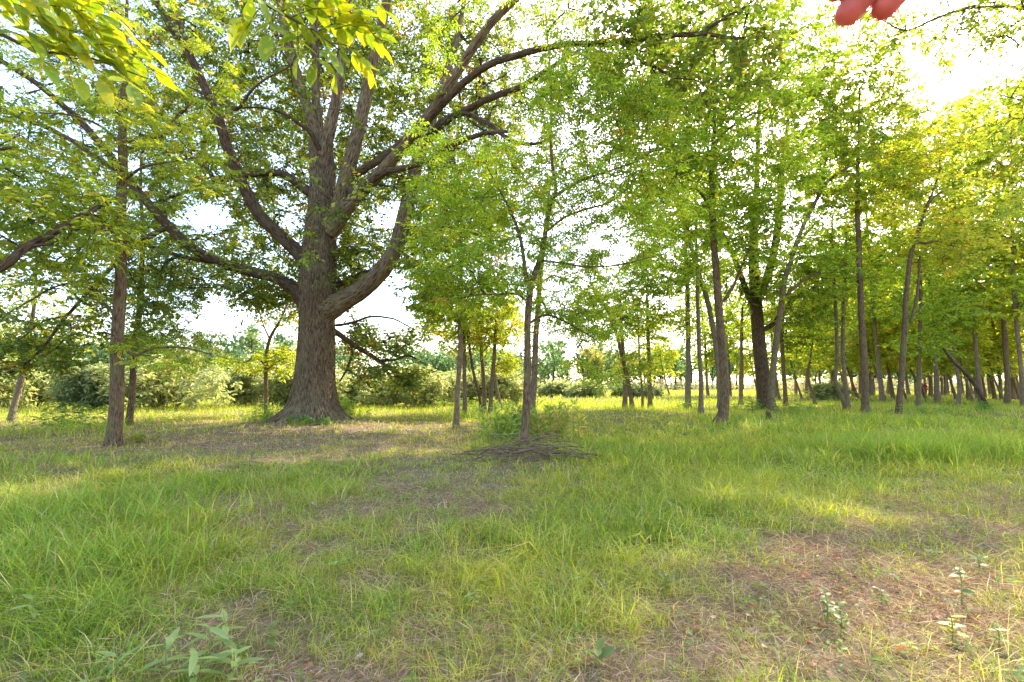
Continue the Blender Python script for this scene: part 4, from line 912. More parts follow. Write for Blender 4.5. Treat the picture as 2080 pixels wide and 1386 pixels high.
def tussocks(n, y0, y1, k, spread, wide=1.05):
    m = max(1, n // k)
    yy = np.sqrt(rng.uniform(y0 * y0, y1 * y1, m)); xx = rng.uniform(-1, 1, m) * (wide * 1.08 * yy + 1.0)
    dx = rng.normal(0, spread, m * k); dy = rng.normal(0, spread, m * k)
    return np.repeat(xx, k) + dx, np.repeat(yy, k) + dy, np.arctan2(dy, dx), np.repeat(rng.lognormal(0, .33, m), k), np.repeat(rng.normal(0, 1, m), k)

PILE = G(1072, 940)
def away_from_trunks(x, y, r=.0):
    return (np.hypot(x - OAK[0], y - OAK[1]) > 1.15) & (((x - PILE[0]) / 1.0) ** 2 + ((y - PILE[1]) / .5) ** 2 > rng.uniform(.3, 1, len(x)))

def build_grass():
    mb = MB(); tot = 0
    # strip, count, segments, width, tuft spread
    for (y0, y1, n, ns, wd, sp, hs) in [(1.7, 4.2, 66000, 3, .0042, .045, 1.0), (4.2, 8, 98000, 2, .0060, .06, 1.0), (8, 14, 86000, 2, .0112, .085, 1.1), (14, 24, 66000, 2, .0195, .13, 1.3)]:
        x, y, ta, th_, tc = tussocks(n, y0, y1, 13, sp)
        lu = lush(x, y)
        keep = rng.random(len(x)) < np.clip(.62 + .45 * lu, .46, 1)
        keep &= away_from_trunks(x, y) & (y > 1.5)
        x, y, lu, ta, th_, tc = x[keep], y[keep], lu[keep], ta[keep], th_[keep], tc[keep]
        N = len(x)
        tuft = .75 + .5 * (vnoise(x, y, 2.7, 3.0) * .5 + .5)
        h = np.clip(.08 + .135 * np.clip(lu + .10, -.25, 1.2), .062, .28) * rng.uniform(.45, 1.3, N) * tuft * hs * np.clip(th_, .45, 1.9)
        bend = rng.uniform(.3, 2.1, N)
        az = ta + rng.normal(0, .9, N)
        straw = np.clip(.30 - .28 * lu, .10, .55)
        yel = np.clip(.75 + .6 * vnoise(x, y, .8, 2.0) - .5 * np.clip(lu, 0, 1) * (x < -.6) * (y < 9), 0, 1.3)
        c = grass_cols(N, straw, np.clip(yel + .35 * tc, 0, 1.5)) * np.clip(1 + .13 * tc, .65, 1.4)[:, None]
        blades(mb, x, y, h, wd * rng.uniform(.6, 1.4, N) * (1 + .5 * np.clip(lu, 0, 1)), bend, az, c, ns)
        tot += N
    print('near blades', tot)
    o = mb.build('grass', [M_GRASS]); tag(o, 'long and short green woodland grass with bare worn patches', 'grass', kind='stuff')
    mb = MB()
    for (y0, y1, n, wd, hh) in [(24, 42, 70000, .042, .42), (42, 112, 64000, .15, .5)]:
        x, y = tufty(n, y0, y1, 4, .3, 1.15)
        N = len(x)
        h = hh * rng.uniform(.5, 1.2, N) * (.8 + .35 * vnoise(x, y, .5))
        c = grass_cols(N, .10 if y0 < 40 else .2, .85)
        blades(mb, x, y, h, wd * rng.uniform(.6, 1.4, N), rng.uniform(.1, .8, N), rng.uniform(0, 6.28, N), c, 1)
    o = mb.build('meadow_grass', [M_GRASS]); tag(o, 'sunlit yellow-green meadow grass beyond the trees', 'meadow grass', kind='stuff')
build_grass()

# tall bending grass and reeds in the right middle and far left, brown thatch, small litter
def build_tall_grass():
    mb = MB()
    for (u, v, n, sx, sy, hh) in [(1700, 915, 1300, .7, .35, .5), (1840, 935, 2000, .6, .4, .7), (1990, 925, 1500, .6, .5, .7), (1780, 900, 1200, 1.2, .5, .45), (1400, 930, 1100, 1.5, .7, .5), (200, 1050, 900, .9, .5, .42), (100, 1180, 700, .5, .35, .40), (1560, 880, 500, 1.2, .8, .5), (1950, 870, 800, 2.4, 1.2, .6), (1750, 860, 700, 2, 1.2, .55),
                                  (130, 880, 500, 1.2, .9, .7), (60, 950, 320, .7, .5, .5), (1480, 860, 300, .7, .5, .5), (700, 850, 260, .5, .5, .6), (545, 862, 200, .5, .4, .5), (960, 850, 260, 1.0, .8, .6), (1030, 880, 260, .6, .5, .6)]:
        b = G(u, v)
        m = max(1, n // 6)
        x = np.repeat(b[0] + rng.normal(0, sx, m), 6) + rng.normal(0, .07, m * 6); y = np.repeat(b[1] + rng.normal(0, sy, m), 6) + rng.normal(0, .07, m * 6)
        N = len(x)
        blades(mb, x, y, hh * rng.uniform(.5, 1.25, N), .011 * rng.uniform(.6, 1.5, N) * max(1, b[1] / 11), rng.uniform(.3, 1.3, N), rng.uniform(0, 6.28, N), grass_cols(N, .06, .15), 3)
    o = mb.build('tall_grass', [M_GRASS]); tag(o, 'knee-high bending grass tufts in the middle distance', 'tall grass', kind='stuff')
    # flattened straw
    mb = MB()
    x, y = tufty(90000, 1.7, 14, 5, .09); x2, y2 = tufty(150000, 1.7, 7, 5, .07); x = np.concatenate([x, x2]); y = np.concatenate([y, y2])
    lu = lush(x, y); k = rng.random(len(x)) < np.clip(.40 - .8 * lu, .05, 1) * np.clip(1.25 - y / 16, .3, 1); x, y = x[k], y[k]
    k = away_from_trunks(x, y); x, y = x[k], y[k]
    N = len(x); a = rng.uniform(0, 6.28, N)
    d = np.stack([np.cos(a), np.sin(a), rng.normal(.12, .30, N)], 1)
    base = np.stack([x, y, gz(x, y) + rng.uniform(.004, .035, N)], 1)
    cc = np.array([(.40, .29, .19), (.47, .36, .25), (.32, .21, .14), (.25, .15, .095)])[rng.integers(0, 4, N)] * rng.uniform(.8, 1.2, (N, 1))
    leaves(mb, base, d, norm(np.array([0, 0, 1.0]) + rng.normal(0, .5, (N, 3))), rng.uniform(.04, .13, N) * (1 + y * .03), .0034 * (1 + y * .14), cc, 0, STRAND)
    o = mb.build('dry_thatch', [M_LITTER]); tag(o, 'flattened dry straw lying over the worn ground', 'thatch', kind='stuff')
    # small leaf litter
    mb = MB()
    x, y = tufty(20000, 1.8, 24, 2, .3)
    xo = OAK[0] + rng.normal(0, 5.0, 16000); yo = OAK[1] - 1.2 + rng.normal(0, 3.2, 16000)
    x = np.concatenate([x, xo]); y = np.concatenate([y, yo])
    lu = lush(x, np.maximum(y, .5)); k = (rng.random(len(x)) < np.clip(.30 - .9 * lu, .01, 1)) & (y > 1.7) & away_from_trunks(x, y); x, y = x[k], y[k]
    N = len(x); a = rng.uniform(0, 6.28, N)
    d = np.stack([np.cos(a), np.sin(a), rng.normal(0, .25, N)], 1)
    base = np.stack([x, y, gz(x, y) + rng.uniform(.005, .04, N)], 1)
    cc = np.array([(.30, .19, .12), (.40, .27, .18), (.22, .12, .07), (.34, .17, .09), (.48, .36, .26)])[rng.integers(0, 5, N)] * rng.uniform(.8, 1.2, (N, 1))
    L = rng.uniform(.015, .045, N) * np.clip(y / 6, 1, 2.0)
    k2 = (y > 7) | (rng.random(N) < .1)
    leaves(mb, base[k2], d[k2], norm(np.array([0, 0, 1.0]) + rng.normal(0, .5, (N, 3)))[k2], L[k2], L[k2] * .55, cc[k2])
    o = mb.build('leaf_litter', [M_LITTER]); tag(o, 'brown leaf litter strewn under the trees', 'leaf litter', kind='stuff')
build_tall_grass()

def build_ground_weeds():
    mb = MB()
    m = 1500
    yy = np.sqrt(rng.uniform(1.8 ** 2, 11 ** 2, m)); xx = rng.uniform(-1, 1, m) * (1.13 * yy + 1)
    k = 8
    x = np.repeat(xx, k) + rng.normal(0, .035, m * k); y = np.repeat(yy, k) + rng.normal(0, .035, m * k)
    h = np.repeat(rng.uniform(.03, .14, m), k) * rng.uniform(.5, 1, m * k)
    a = rng.uniform(0, 6.28, m * k)
    d = np.stack([np.cos(a), np.sin(a), rng.uniform(-.25, .35, m * k)], 1)
    L = np.repeat(rng.uniform(.022, .05, m), k) * rng.uniform(.7, 1.2, m * k)
    c = np.array([(.10, .17, .035), (.14, .20, .05), (.18, .22, .06), (.11, .16, .06)])[np.repeat(rng.integers(0, 4, m), k)] * rng.uniform(.8, 1.2, (m * k, 1))
    leaves(mb, np.stack([x, y, gz(x, y) + h], 1), d, norm(np.array([0, 0, 1.0]) + rng.normal(0, .25, (m * k, 3))), L, L * .62, c)
    # dead grass stalks
    n = 2600
    y = np.sqrt(rng.uniform(1.8 ** 2, 16 ** 2, n)); x = rng.uniform(-1, 1, n) * (1.13 * y + 1)
    kk = away_from_trunks(x, y); x, y = x[kk], y[kk]; n = len(x)
    blades(mb, x, y, rng.uniform(.15, .42, n), .0026 * (1 + y * .1), rng.uniform(.1, .9, n), rng.uniform(0, 6.28, n), STRAW[rng.integers(0, 3, n)] * rng.uniform(.8, 1.2, (n, 1)), 2)
    o = mb.build('ground_cover', [M_WEED]); tag(o, 'small broad-leaved ground weeds and dead stalks mixed into the grass', 'ground cover', kind='stuff')
build_ground_weeds()


# ------------------------------------------------------------------ near branches with big separate leaflets
def leaf_mesh(name, L, W, mat, c0, c1, curl=.12, fold=.16, widest=.5, rows=6, lobes=0, seed=0):
    k = np.random.default_rng(seed)
    t = np.linspace(0, 1, rows + 1)
    wv = np.sin(np.pi * t ** (math.log(.5) / math.log(widest))) ** .8 * .5
    if lobes: wv = wv * (1 - .42 * (np.arange(rows + 1) % 2)) + .02
    wv[0] = .015; wv[-1] = 0.004
    v = []; c = []
    for i in range(rows + 1):
        zc = -curl * L * t[i] ** 2 + .02 * L * math.sin(5 * t[i] + seed)
        j = k.uniform(.93, 1.07)
        for sgn in (-1, 0, 1):
            v.append((t[i] * L, sgn * wv[i] * W * j, zc + abs(sgn) * fold * wv[i] * W))
            q = np.clip(abs(sgn) * k.uniform(.2, 1) * (.5 + t[i]), 0, 1)
            c.append(np.array(c0) * (1 - q) + np.array(c1) * q)
    f = []
    for i in range(rows):
        for j in range(2):
            a = i * 3 + j; f += [[a, a + 3, a + 4], [a, a + 4, a + 1]]
    mb = MB(); mb.add(np.array(v), np.array(f), 0, np.array(c))
    return mb.mesh(name, [mat])

M_NEAR = leaf_mat('walnut_leaf', 0.55, (1.15, 1.0, .22), .02, .5, True)
YG0 = [((.14, .22, .018), (.18, .25, .02)), ((.17, .25, .02), (.30, .29, .025)), ((.10, .17, .018), (.14, .20, .02)), ((.20, .27, .02), (.36, .28, .03)), ((.12, .20, .018), (.17, .22, .02))]
YG = [(tuple(c * .85 for c in a), tuple(c * .85 for c in b)) for a, b in YG0]
LEAFLET = [leaf_mesh('leaf', .092, .043, M_NEAR, a, b, .10 + .05 * (i % 3), .2, .46 + .03 * (i % 3), 6, 0, i) for i, (a, b) in enumerate(YG * 2)]

def basis_rot(d, nrm):
    d = d / np.linalg.norm(d); y = np.cross(nrm, d); y /= np.linalg.norm(y); z = np.cross(d, y)
    return Matrix(((d[0], y[0], z[0]), (d[1], y[1], z[1]), (d[2], y[2], z[2]))).to_euler()

def near_tree():
    b = np.array([-2.9, -1.2, 0.0])
    root = empty('walnut_tree', b, 'tree behind the viewer whose yellow-green leafy branches hang in at the top left', 'tree')
    mb = MB()
    pts = np.array([[-2.9, -1.2, -.1], [-2.85, -1.15, 1.2], [-2.75, -1.1, 2.4], [-2.7, -1.0, 3.6], [-2.6, -.9, 5.0], [-2.5, -.9, 7.0]])
    p, r = smooth_path(pts, np.array([.2, .16, .145, .12, .08, .03]), .1)
    tube(mb, p, r, 20, 0, ridge=.012, seed=5, nr=8); mb.build('trunk', [M_BARK], root, b)
    def branch(path, rads, fronds):
        q = np.array([pts[3]] + [pts[3] * .45 + P(*path[0]) * .55 + np.array([0, 0, .25])] + [P(*a) for a in path])
        q, rr = smooth_path(q, np.array([.03, .018] + rads), .04)
        mb = MB(); tube(mb, q, rr, 8, 0, ridge=.0006, seed=2, nr=4)
        spots = []
        for (u0, v0, u1, v1, d0, d1, n, sc_) in fronds:
            a = P(u0, v0, d0); e = P(u1, v1, d1)
            m_ = (a + e) / 2 + np.array([0, 0, .03])
            s, sr = smooth_path(np.array([a, m_, e]), np.array([.0026, .002, .0012]), .02)
            tube(mb, s, sr, 4, 0)
            ln = len(s); ax = e - a
            side = norm(np.cross(ax, np.array([0, 0, 1.0])))
            for i in range(n):
                t = .22 + .74 * i / max(1, n - 1) if n > 1 else .7
                for sg in (-1, 1):
                    spots.append((s[min(ln - 1, int(t * (ln - 1)))], norm(ax) * .55 + side * sg * .85 + np.array([0, 0, -.22]), sc_ * rng.uniform(.8, 1.1)))
            spots.append((s[-1], norm(ax) + np.array([0, 0, -.2]), sc_ * 1.1))
        o = mb.build('limb', [M_TWIG], root, b)
        for (pp, dd, sc_) in spots:
            nn = norm(np.array([0, -.35, 1.0]) + rng.normal(0, .28, 3)); dd = norm(dd + rng.normal(0, .16, 3))
            link('leaf', LEAFLET[rng.integers(0, len(LEAFLET))], o, pp - b, basis_rot(dd, nn), float(sc_))
    branch([(-180, -40, 1.55), (-40, 46, 1.62), (40, 88, 1.66), (86, 106, 1.7), (160, 112, 1.74), (230, 134, 1.8), (300, 160, 1.86)], [.009, .0075, .006, .005, .0042, .003, .002],
           [(-30, 20, 60, 70, 1.62, 1.6, 3, 1.0), (20, -30, 90, 40, 1.55, 1.6, 3, 1.05), (70, -30, 170, 40, 1.55, 1.66, 3, 1.05), (120, -30, 215, 20, 1.6, 1.72, 3, 1.0), (90, 10, 200, 62, 1.6, 1.7, 3, 1.1), (150, 20, 250, 66, 1.66, 1.76, 3, 1.0),
            (86, 106, 190, 110, 1.7, 1.7, 3, 1.05), (110, 60, 230, 108, 1.66, 1.74, 3, 1.1), (120, 104, 160, 158, 1.72, 1.68, 2, 1.0), (160, 112, 200, 160, 1.74, 1.7, 2, 1.0), (190, 90, 290, 128, 1.7, 1.8, 3, 1.0), (200, 122, 262, 172, 1.78, 1.72, 2, 1.05),
            (240, 128, 330, 158, 1.8, 1.88, 2, 1.0), (40, 88, 110, 100, 1.66, 1.7, 2, .95), (-40, -20, 40, 20, 1.5, 1.56, 2, 1.0), (180, -20, 240, 40, 1.7, 1.8, 2, .9), (60, 30, 150, 90, 1.6, 1.66, 3, 1.0), (10, 60, 90, 130, 1.64, 1.62, 2, .9), (130, 70, 240, 90, 1.72, 1.8, 3, 1.0), (220, 60, 300, 100, 1.8, 1.9, 2, .9), (0, -20, 70, 10, 1.6, 1.65, 2, 1.0), (140, 120, 230, 150, 1.76, 1.78, 2, .95)])
    branch([(430, -120, 1.5), (500, -30, 1.54), (545, 12, 1.58), (600, 42, 1.62), (640, 68, 1.66), (672, 88, 1.7), (700, 112, 1.74)], [.008, .007, .006, .005, .004, .003, .002],
           [(548, 14, 500, 60, 1.58, 1.54, 1, 1.05), (560, 22, 545, 70, 1.6, 1.55, 1, 1.1), (602, 44, 606, 112, 1.62, 1.58, 3, 1.0), (590, 36, 700, 30, 1.62, 1.7, 3, 1.05), (640, 68, 720, 60, 1.66, 1.74, 3, 1.0), (672, 88, 740, 130, 1.7, 1.74, 3, .95),
            (690, 100, 680, 150, 1.72, 1.7, 2, .8), (650, -20, 740, 40, 1.6, 1.72, 3, .95), (700, 112, 760, 150, 1.74, 1.8, 2, .85), (460, -40, 530, 0, 1.5, 1.5, 2, 1.1), (620, 56, 670, 110, 1.64, 1.62, 2, .9), (700, 20, 770, 90, 1.68, 1.78, 2, .85), (570, 26, 640, 20, 1.6, 1.66, 2, 1.0), (610, 0, 690, -10, 1.62, 1.7, 3, 1.0), (650, 76, 640, 130, 1.68, 1.64, 2, .9), (680, 60, 760, 70, 1.7, 1.78, 3, .9), (690, -30, 780, 20, 1.7, 1.8, 2, .9), (520, -10, 480, 50, 1.56, 1.54, 2, 1.0)])
near_tree()

# ------------------------------------------------------------------ the heap of dead sticks
def brush_pile():
    b = G(1072, 944)
    root = empty('brush_pile', b, 'low heap of dead grey-brown sticks at the foot of the forked tree', 'brush pile')
    for i in range(66):
        k = rng.random()
        L = rng.uniform(.5, 1.5) if k > .3 else rng.uniform(.25, .6)
        a = rng.normal(0, .28) + (math.pi if rng.random() < .5 else 0) if rng.random() < .8 else rng.uniform(0, 6.28)
        cx = rng.normal(0, .45); cyy = rng.normal(0, .25)
        zz = .08 + .5 * math.exp(-(cx / .6) ** 2 - (cyy / .28) ** 2) * rng.uniform(.1, 1)
        d = np.array([math.cos(a), math.sin(a), rng.normal(0, .05)])
        n = 6; t = np.linspace(-.5, .5, n)
        p = b + np.array([cx, cyy, zz]) + t[:, None] * L * d
        p[:, 2] += -.10 * L * (t * 2) ** 2 * rng.uniform(.2, 1) + rng.normal(0, .012, n)
        p[:, :2] += np.cumsum(rng.normal(0, .012, (n, 2)), 0)
        p[:, 2] = np.maximum(p[:, 2], gz(p[:, 0], p[:, 1]) + .008)
        r = rng.uniform(.005, .011) if k < .85 else rng.uniform(.013, .021)
        mb = MB(); tube(mb, p, np.linspace(r, r * .45, n), 6, 0, seed=i * 1.7)
        if rng.random() < .4:
            q = p[3]; e = q + np.array([math.cos(a + .7), math.sin(a + .7), .25]) * L * .3
            tube(mb, np.array([q, (q + e) / 2 + .01, e]), np.array([r * .6, r * .45, r * .25]), 5, 0, seed=i)
        mb.build('stick', [M_STICK], root, b)
brush_pile()

# ------------------------------------------------------------------ weeds
def weed_clump(label, u, v, sx, sy, n, hh, colr=((.075, .14, .035), (.11, .18, .04), (.16, .21, .055)), leafL=.10, leafW=.018, group='tall weed clumps around the tree feet', D=None, zr=(-.5, .7)):
    b = G(u, v)
    root = empty('weed_clump', b, label, 'weeds', group)
    ms = MB(); mf = MB()
    cs = np.array(colr)
    for i in range(n):
        x = b[0] + rng.normal(0, sx); y = b[1] + rng.normal(0, sy); z = float(gz(x, y))
        h = hh * rng.uniform(.55, 1.15); le = rng.normal(0, .16, 2)
        p = np.array([[x, y, z - .02], [x + le[0] * h * .4, y + le[1] * h * .4, z + h * .55], [x + le[0] * h, y + le[1] * h, z + h]])
        p, r = smooth_path(p, np.array([.005, .004, .002]), h / 6)
        tube(ms, p, r, 3, 0, c=(.14, .16, .06))
        m = int(14 * h / .7) + 5
        t = rng.uniform(.15, 1, m); k = np.clip((t * (len(p) - 1)).astype(int), 0, len(p) - 1)
        a = rng.uniform(0, 6.28, m)
        d = np.stack([np.cos(a), np.sin(a), rng.uniform(*zr, m)], 1)
        leaves(mf, p[k], d, norm(np.array([0, 0, 1.0]) + rng.normal(0, .4, (m, 3))), leafL * rng.uniform(.6, 1.3, m), leafW * rng.uniform(.8, 1.3, m), cs[rng.integers(0, len(cs), m)] * rng.uniform(.8, 1.2, (m, 1)))
    o = ms.build('stem', [M_WEED], root, b); o['kind'] = 'stuff'
    o = mf.build('foliage', [M_WEED], root, b); o['kind'] = 'stuff'
weed_clump('tall fine-leaved weeds left of the forked tree foot', 1030, 900, .30, .22, 34, 1.05, ((.14, .21, .04), (.18, .24, .05), (.23, .27, .06)), leafL=.22, leafW=.014, zr=(.1, 1.8))
weed_clump('tall weeds with brownish stems right of the forked tree foot', 1120, 896, .45, .25, 42, 1.05, ((.14, .21, .04), (.19, .24, .05), (.30, .24, .10)), leafL=.22, leafW=.014, zr=(.1, 1.8))
weed_clump('bushy green weeds against the right side of the oak foot', 704, 852, .42, .35, 55, 1.0, leafL=.13, leafW=.024)
weed_clump('weeds and seedlings on the left root of the oak', 545, 864, .42, .3, 34, .75, leafL=.13, leafW=.03)
weed_clump('low ivy-like plants at the front of the oak foot', 640, 872, .5, .12, 34, .32, ((.05, .12, .03), (.07, .15, .035)), leafL=.10, leafW=.06)
weed_clump('weeds at the foot of the pale trunk by the wood edge', 1400, 834, .4, .3, 26, .7, leafL=.14, leafW=.03)
weed_clump('weeds left of the second oak foot', 1522, 836, .6, .4, 40, .8, leafL=.14, leafW=.03)
weed_clump('weeds right of the bending grey trunk', 1612, 842, .6, .4, 36, .7, leafL=.14, leafW=.03)
weed_clump('tall weeds among the small grove stems', 965, 838, .9, .5, 50, .9, ((.10, .17, .04), (.16, .21, .05)), leafL=.16, leafW=.03)
weed_clump('wispy dark reed-like weeds before the pale leaning left trunk', 130, 872, .5, .3, 22, 1.0, leafL=.22, leafW=.016)
weed_clump('yellowing weeds around the foot of the straight left trunk', 262, 902, .22, .12, 22, .3, ((.16, .20, .05), (.26, .22, .08)), leafL=.14, leafW=.012)
weed_clump('green shoots just right of the dark elbowed trunk', 1900, 845, .8, .4, 40, .6, leafL=.14, leafW=.03)
weed_clump('leafy weeds under the leaning broken trunk', 1996, 838, .3, .2, 26, .6, ((.08, .17, .03),), leafL=.12, leafW=.03)

# broad-leaved plants in the foreground: every leaf a piece
M_BROAD = leaf_mat('broad_weed_leaf', .4, (1.15, 1.15, .5), .045, .5)
LANCE = [leaf_mesh('leaf', .15, .036, M_BROAD, (0.158, 0.208, 0.056), (0.205, 0.250, 0.074), .30, .22, .42, 7, 0, 20), leaf_mesh('leaf', .14, .034, M_BROAD, (0.134, 0.188, 0.046), (0.182, 0.219, 0.061), .42, .25, .45, 7, 0, 21), leaf_mesh('leaf', .11, .035, M_BROAD, (0.182, 0.228, 0.053), (0.231, 0.261, 0.066), .2, .2, .45, 6, 0, 22)]
ROUND = [leaf_mesh('leaf', .050, .030, M_BROAD, (0.091, 0.124, 0.018), (0.122, 0.144, 0.025), .15, .2, .42, 5, 0, 30), leaf_mesh('leaf', .042, .028, M_BROAD, (0.115, 0.144, 0.021), (0.139, 0.157, 0.028), .2, .2, .45, 5, 0, 31), leaf_mesh('leaf', .055, .03, M_BROAD, (0.076, 0.111, 0.018), (0.099, 0.131, 0.021), .1, .2, .42, 5, 0, 32)]
YELR = [leaf_mesh('leaf', .055, .034, M_BROAD, (0.270, 0.246, 0.017), (0.306, 0.231, 0.021), .15, .2, .42, 5, 0, 33), leaf_mesh('leaf', .05, .032, M_BROAD, (0.216, 0.231, 0.017), (0.270, 0.231, 0.021), .1, .2, .42, 5, 0, 34)]
def plant(name, label, u, v, h, n, set_, sc_=1.0, group=None, lean=(0, 0), top=.35, el=(-.1, .7)):
    b = G(u, v)
    root = empty(name, b, label, 'plant', group)
    tipp = b + np.array([lean[0] * h, lean[1] * h, h])
    p, r = smooth_path(np.array([b - np.array([0, 0, .02]), (b + tipp) / 2 + np.array([.01, 0, .01]), tipp]), np.array([.004, .0032, .0018]) * (1 + sc_) * .5, h / 8)
    mb = MB(); tube(mb, p, r, 6, 0, c=(.16, .19, .07)); mb.build('stem', [M_BROAD], root, b)
    a0 = rng.uniform(0, 6.28)
    for i in range(n):
        t = top + (1 - top) * (i // 2 + .5) / max(1, (n + 1) // 2)
        a = a0 + (i % 2) * math.pi + (i // 2) * 1.57 + rng.normal(0, .2)
        q = p[min(len(p) - 1, int(t * (len(p) - 1) + .5))]
        d = norm(np.array([math.cos(a), math.sin(a), rng.uniform(*el)])); nn = norm(np.array([0, 0, 1.0]) + .2 * rng.normal(0, 1, 3) - d * d[2] * .8)
        link('leaf', set_[rng.integers(0, len(set_))], root, q - b, basis_rot(d, nn), float(sc_ * rng.uniform(.75, 1.15)))
for lab, u, v, h, n in [('grey-green lance-leaved plant at the bottom edge, left of its group', 230, 1400, .20, 9), ('grey-green lance-leaved plant in the middle of the bottom-left group', 330, 1395, .24, 11), ('tallest grey-green lance-leaved plant of the bottom-left group', 420, 1372, .24, 12),
                        ('grey-green lance-leaved plant at the right of the bottom-left group', 470, 1385, .20, 10), ('lance-leaved plant just behind the bottom-left group', 450, 1330, .22, 8), ('lance-leaved plant nearest the bottom edge of its group', 390, 1410, .20, 11)]:
    plant('lance_leaved_weed', lab, u, v, h, n, LANCE, .95, 'lance-leaved weeds at the bottom left')
for lab, u, v, h, n, st, s_ in [
        ('small opposite-leaved weed right of the lance-leaved group', 548, 1330, .18, 8, ROUND, 1.1), ('upright round-leaved weed in the short grass below the stick pile', 790, 1290, .19, 10, ROUND, 1.1), ('round-leaved seedling pair at the centre bottom edge', 1215, 1386, .14, 6, ROUND, 1.5),
        ('pale spreading weed below the bright grass patch', 1120, 1228, .12, 8, ROUND, 1.0), ('bushy low weed right of the bright grass patch', 1350, 1225, .15, 14, ROUND, 1.0), ('weed with toothed leaves right of the long grass spikes', 1680, 1280, .20, 14, ROUND, 1.25),
        ('leafy weed beside the toothed-leaved one on the dry ground', 1708, 1300, .16, 12, ROUND, 1.1), ('thin dark-stemmed weed on the dry ground at the right', 1955, 1250, .24, 8, ROUND, 1.2), ('yellowing broad-leaved weed near the bottom right', 1935, 1325, .15, 9, YELR, 1.3),
        ('small pale weed in the dry straw at the right', 1790, 1240, .10, 7, ROUND, 1.0), ('low weed near the right edge of the dry ground', 1990, 1190, .12, 8, ROUND, 1.2), ('small yellow-green seedling above the toothed-leaved weed', 1705, 1185, .08, 6, YELR, .8),
        ('round-leaved weed at the left end of the dry ground', 1230, 1225, .12, 8, ROUND, 1.0), ('low clover-like weed in front of the tall right grass', 1560, 1040, .16, 9, ROUND, 1.3), ('broad-leaved plant poking from the front of the stick pile', 1035, 950, .16, 9, LANCE, .8),
        ('pale weed in the long grass at the left edge', 60, 1290, .22, 9, LANCE, .7), ('small weed beside the bottom right corner', 2030, 1345, .12, 8, ROUND, 1.1), ('pale-leaved weed between the bright patch and the dry ground', 1480, 1180, .13, 8, ROUND, 1.0)]:
    plant('small_weed', lab, u, v, h, n, st, s_)

# single fallen leaves that can be told apart
def fallen():
    ms = [leaf_mesh('fallen_leaf', .10, .065, M_LITTER, a, c, .35 * (-1) ** i, .5, .55, 8, 1, 40 + i) for i, (a, c) in enumerate([((.30, .10, .05), (.38, .16, .08)), ((.36, .14, .06), (.42, .24, .14)), ((.20, .08, .05), (.28, .13, .08)), ((.42, .30, .20), (.48, .36, .26)), ((.36, .30, .10), (.42, .34, .12))])]
    lab = ['rust-red lobed oak leaf fallen on the ground', 'orange-brown lobed oak leaf fallen on the ground', 'dark maroon lobed oak leaf fallen on the ground', 'pale tan lobed oak leaf fallen on the ground', 'yellow lobed leaf fallen on the ground']
    spots = [(1615, 1140, 0), (1725, 1215, 1), (1690, 1235, 0), (1758, 1165, 1), (1744, 1188, 0), (1975, 1190, 0), (1915, 1265, 2), (1890, 1280, 2), (2060, 1245, 1), (1060, 1330, 0), (765, 1330, 1), (625, 1170, 1), (640, 1168, 4), (535, 1160, 0), (525, 1352, 4), (610, 1360, 1), (690, 1290, 0),
             (1560, 1330, 3), (1300, 1290, 0), (1430, 1300, 2), (1820, 1345, 1), (1650, 1370, 1), (880, 1360, 0), (960, 1230, 0), (480, 1030, 1), (500, 1045, 2), (590, 1030, 3), (640, 1040, 3), (750, 1020, 3), (560, 1035, 2)]
    spots += [(float(rng.uniform(1350, 2060)), float(rng.uniform(1130, 1380)), int(rng.choice(5, p=[.3, .22, .25, .18, .05]))) for _ in range(42)]
    spots += [(float(rng.uniform(450, 1250)), float(rng.uniform(1150, 1380)), int(rng.choice(5, p=[.3, .25, .2, .2, .05]))) for _ in range(24)]
    for (u, v, k) in spots:
        p = G(u, v)
        o = link('fallen_leaf', ms[k], None, p + np.array([0, 0, .022]), (float(rng.normal(0, .35)), float(rng.normal(0, .3)), float(rng.uniform(0, 6.28))), float(rng.uniform(.45, .85)))
        tag(o, lab[k], 'leaf', 'single fallen leaves of the ' + ['red', 'orange', 'maroon', 'tan', 'yellow'][k] + ' kind')
fallen()

# dark stump in the grass before the second oak
def stump():
    b = G(1562, 856)
    mb = MB()
    tube(mb, np.array([b + np.array([.03, 0, -.1]), b + np.array([0, 0, .12]), b + np.array([-.03, 0, .30]), b + np.array([-.04, .02, .34])]), np.array([.17, .12, .10, .07]), 18, 0, ridge=.012, seed=3, nr=5)
    o = mb.build('stump', [M_LIMBBARK], None, b); tag(o, 'small dark broken stump in the grass before the second oak', 'stump')
stump()

# small red-leaved shoot behind the mossy-footed trunk
def red_shoot():
    b = G(1881, 820)
    root = empty('red_leaved_shoot', b, 'small dark-red leaved shoot right behind the mossy-footed trunk', 'sapling')
    p, r = smooth_path(np.array([P(1882, 822, b[1]), P(1878, 805, b[1]), P(1874, 790, b[1]), P(1871, 772, b[1])]), np.array([.05, .035, .02, .008]), .15)
    mb = MB(); tube(mb, p, r, 6, 0); mb.build('stem', [M_LIMBBARK], root, b)
    t = ell_targets(240, P(1876, 789, b[1]), (.26, .25, .5), 0)
    mb = MB(); leaves(mb, t, rand_dirs(len(t)) + np.array([0, 0, -.4]), rand_dirs(len(t)) + np.array([0, 0, .8]), rng.uniform(.08, .16, len(t)), .08, np.array([(.25, .03, .02), (.32, .06, .05), (.30, .13, .10)])[rng.integers(0, 3, len(t))])
    mb.build('crown', [M_LITTER], root, b)
red_shoot()

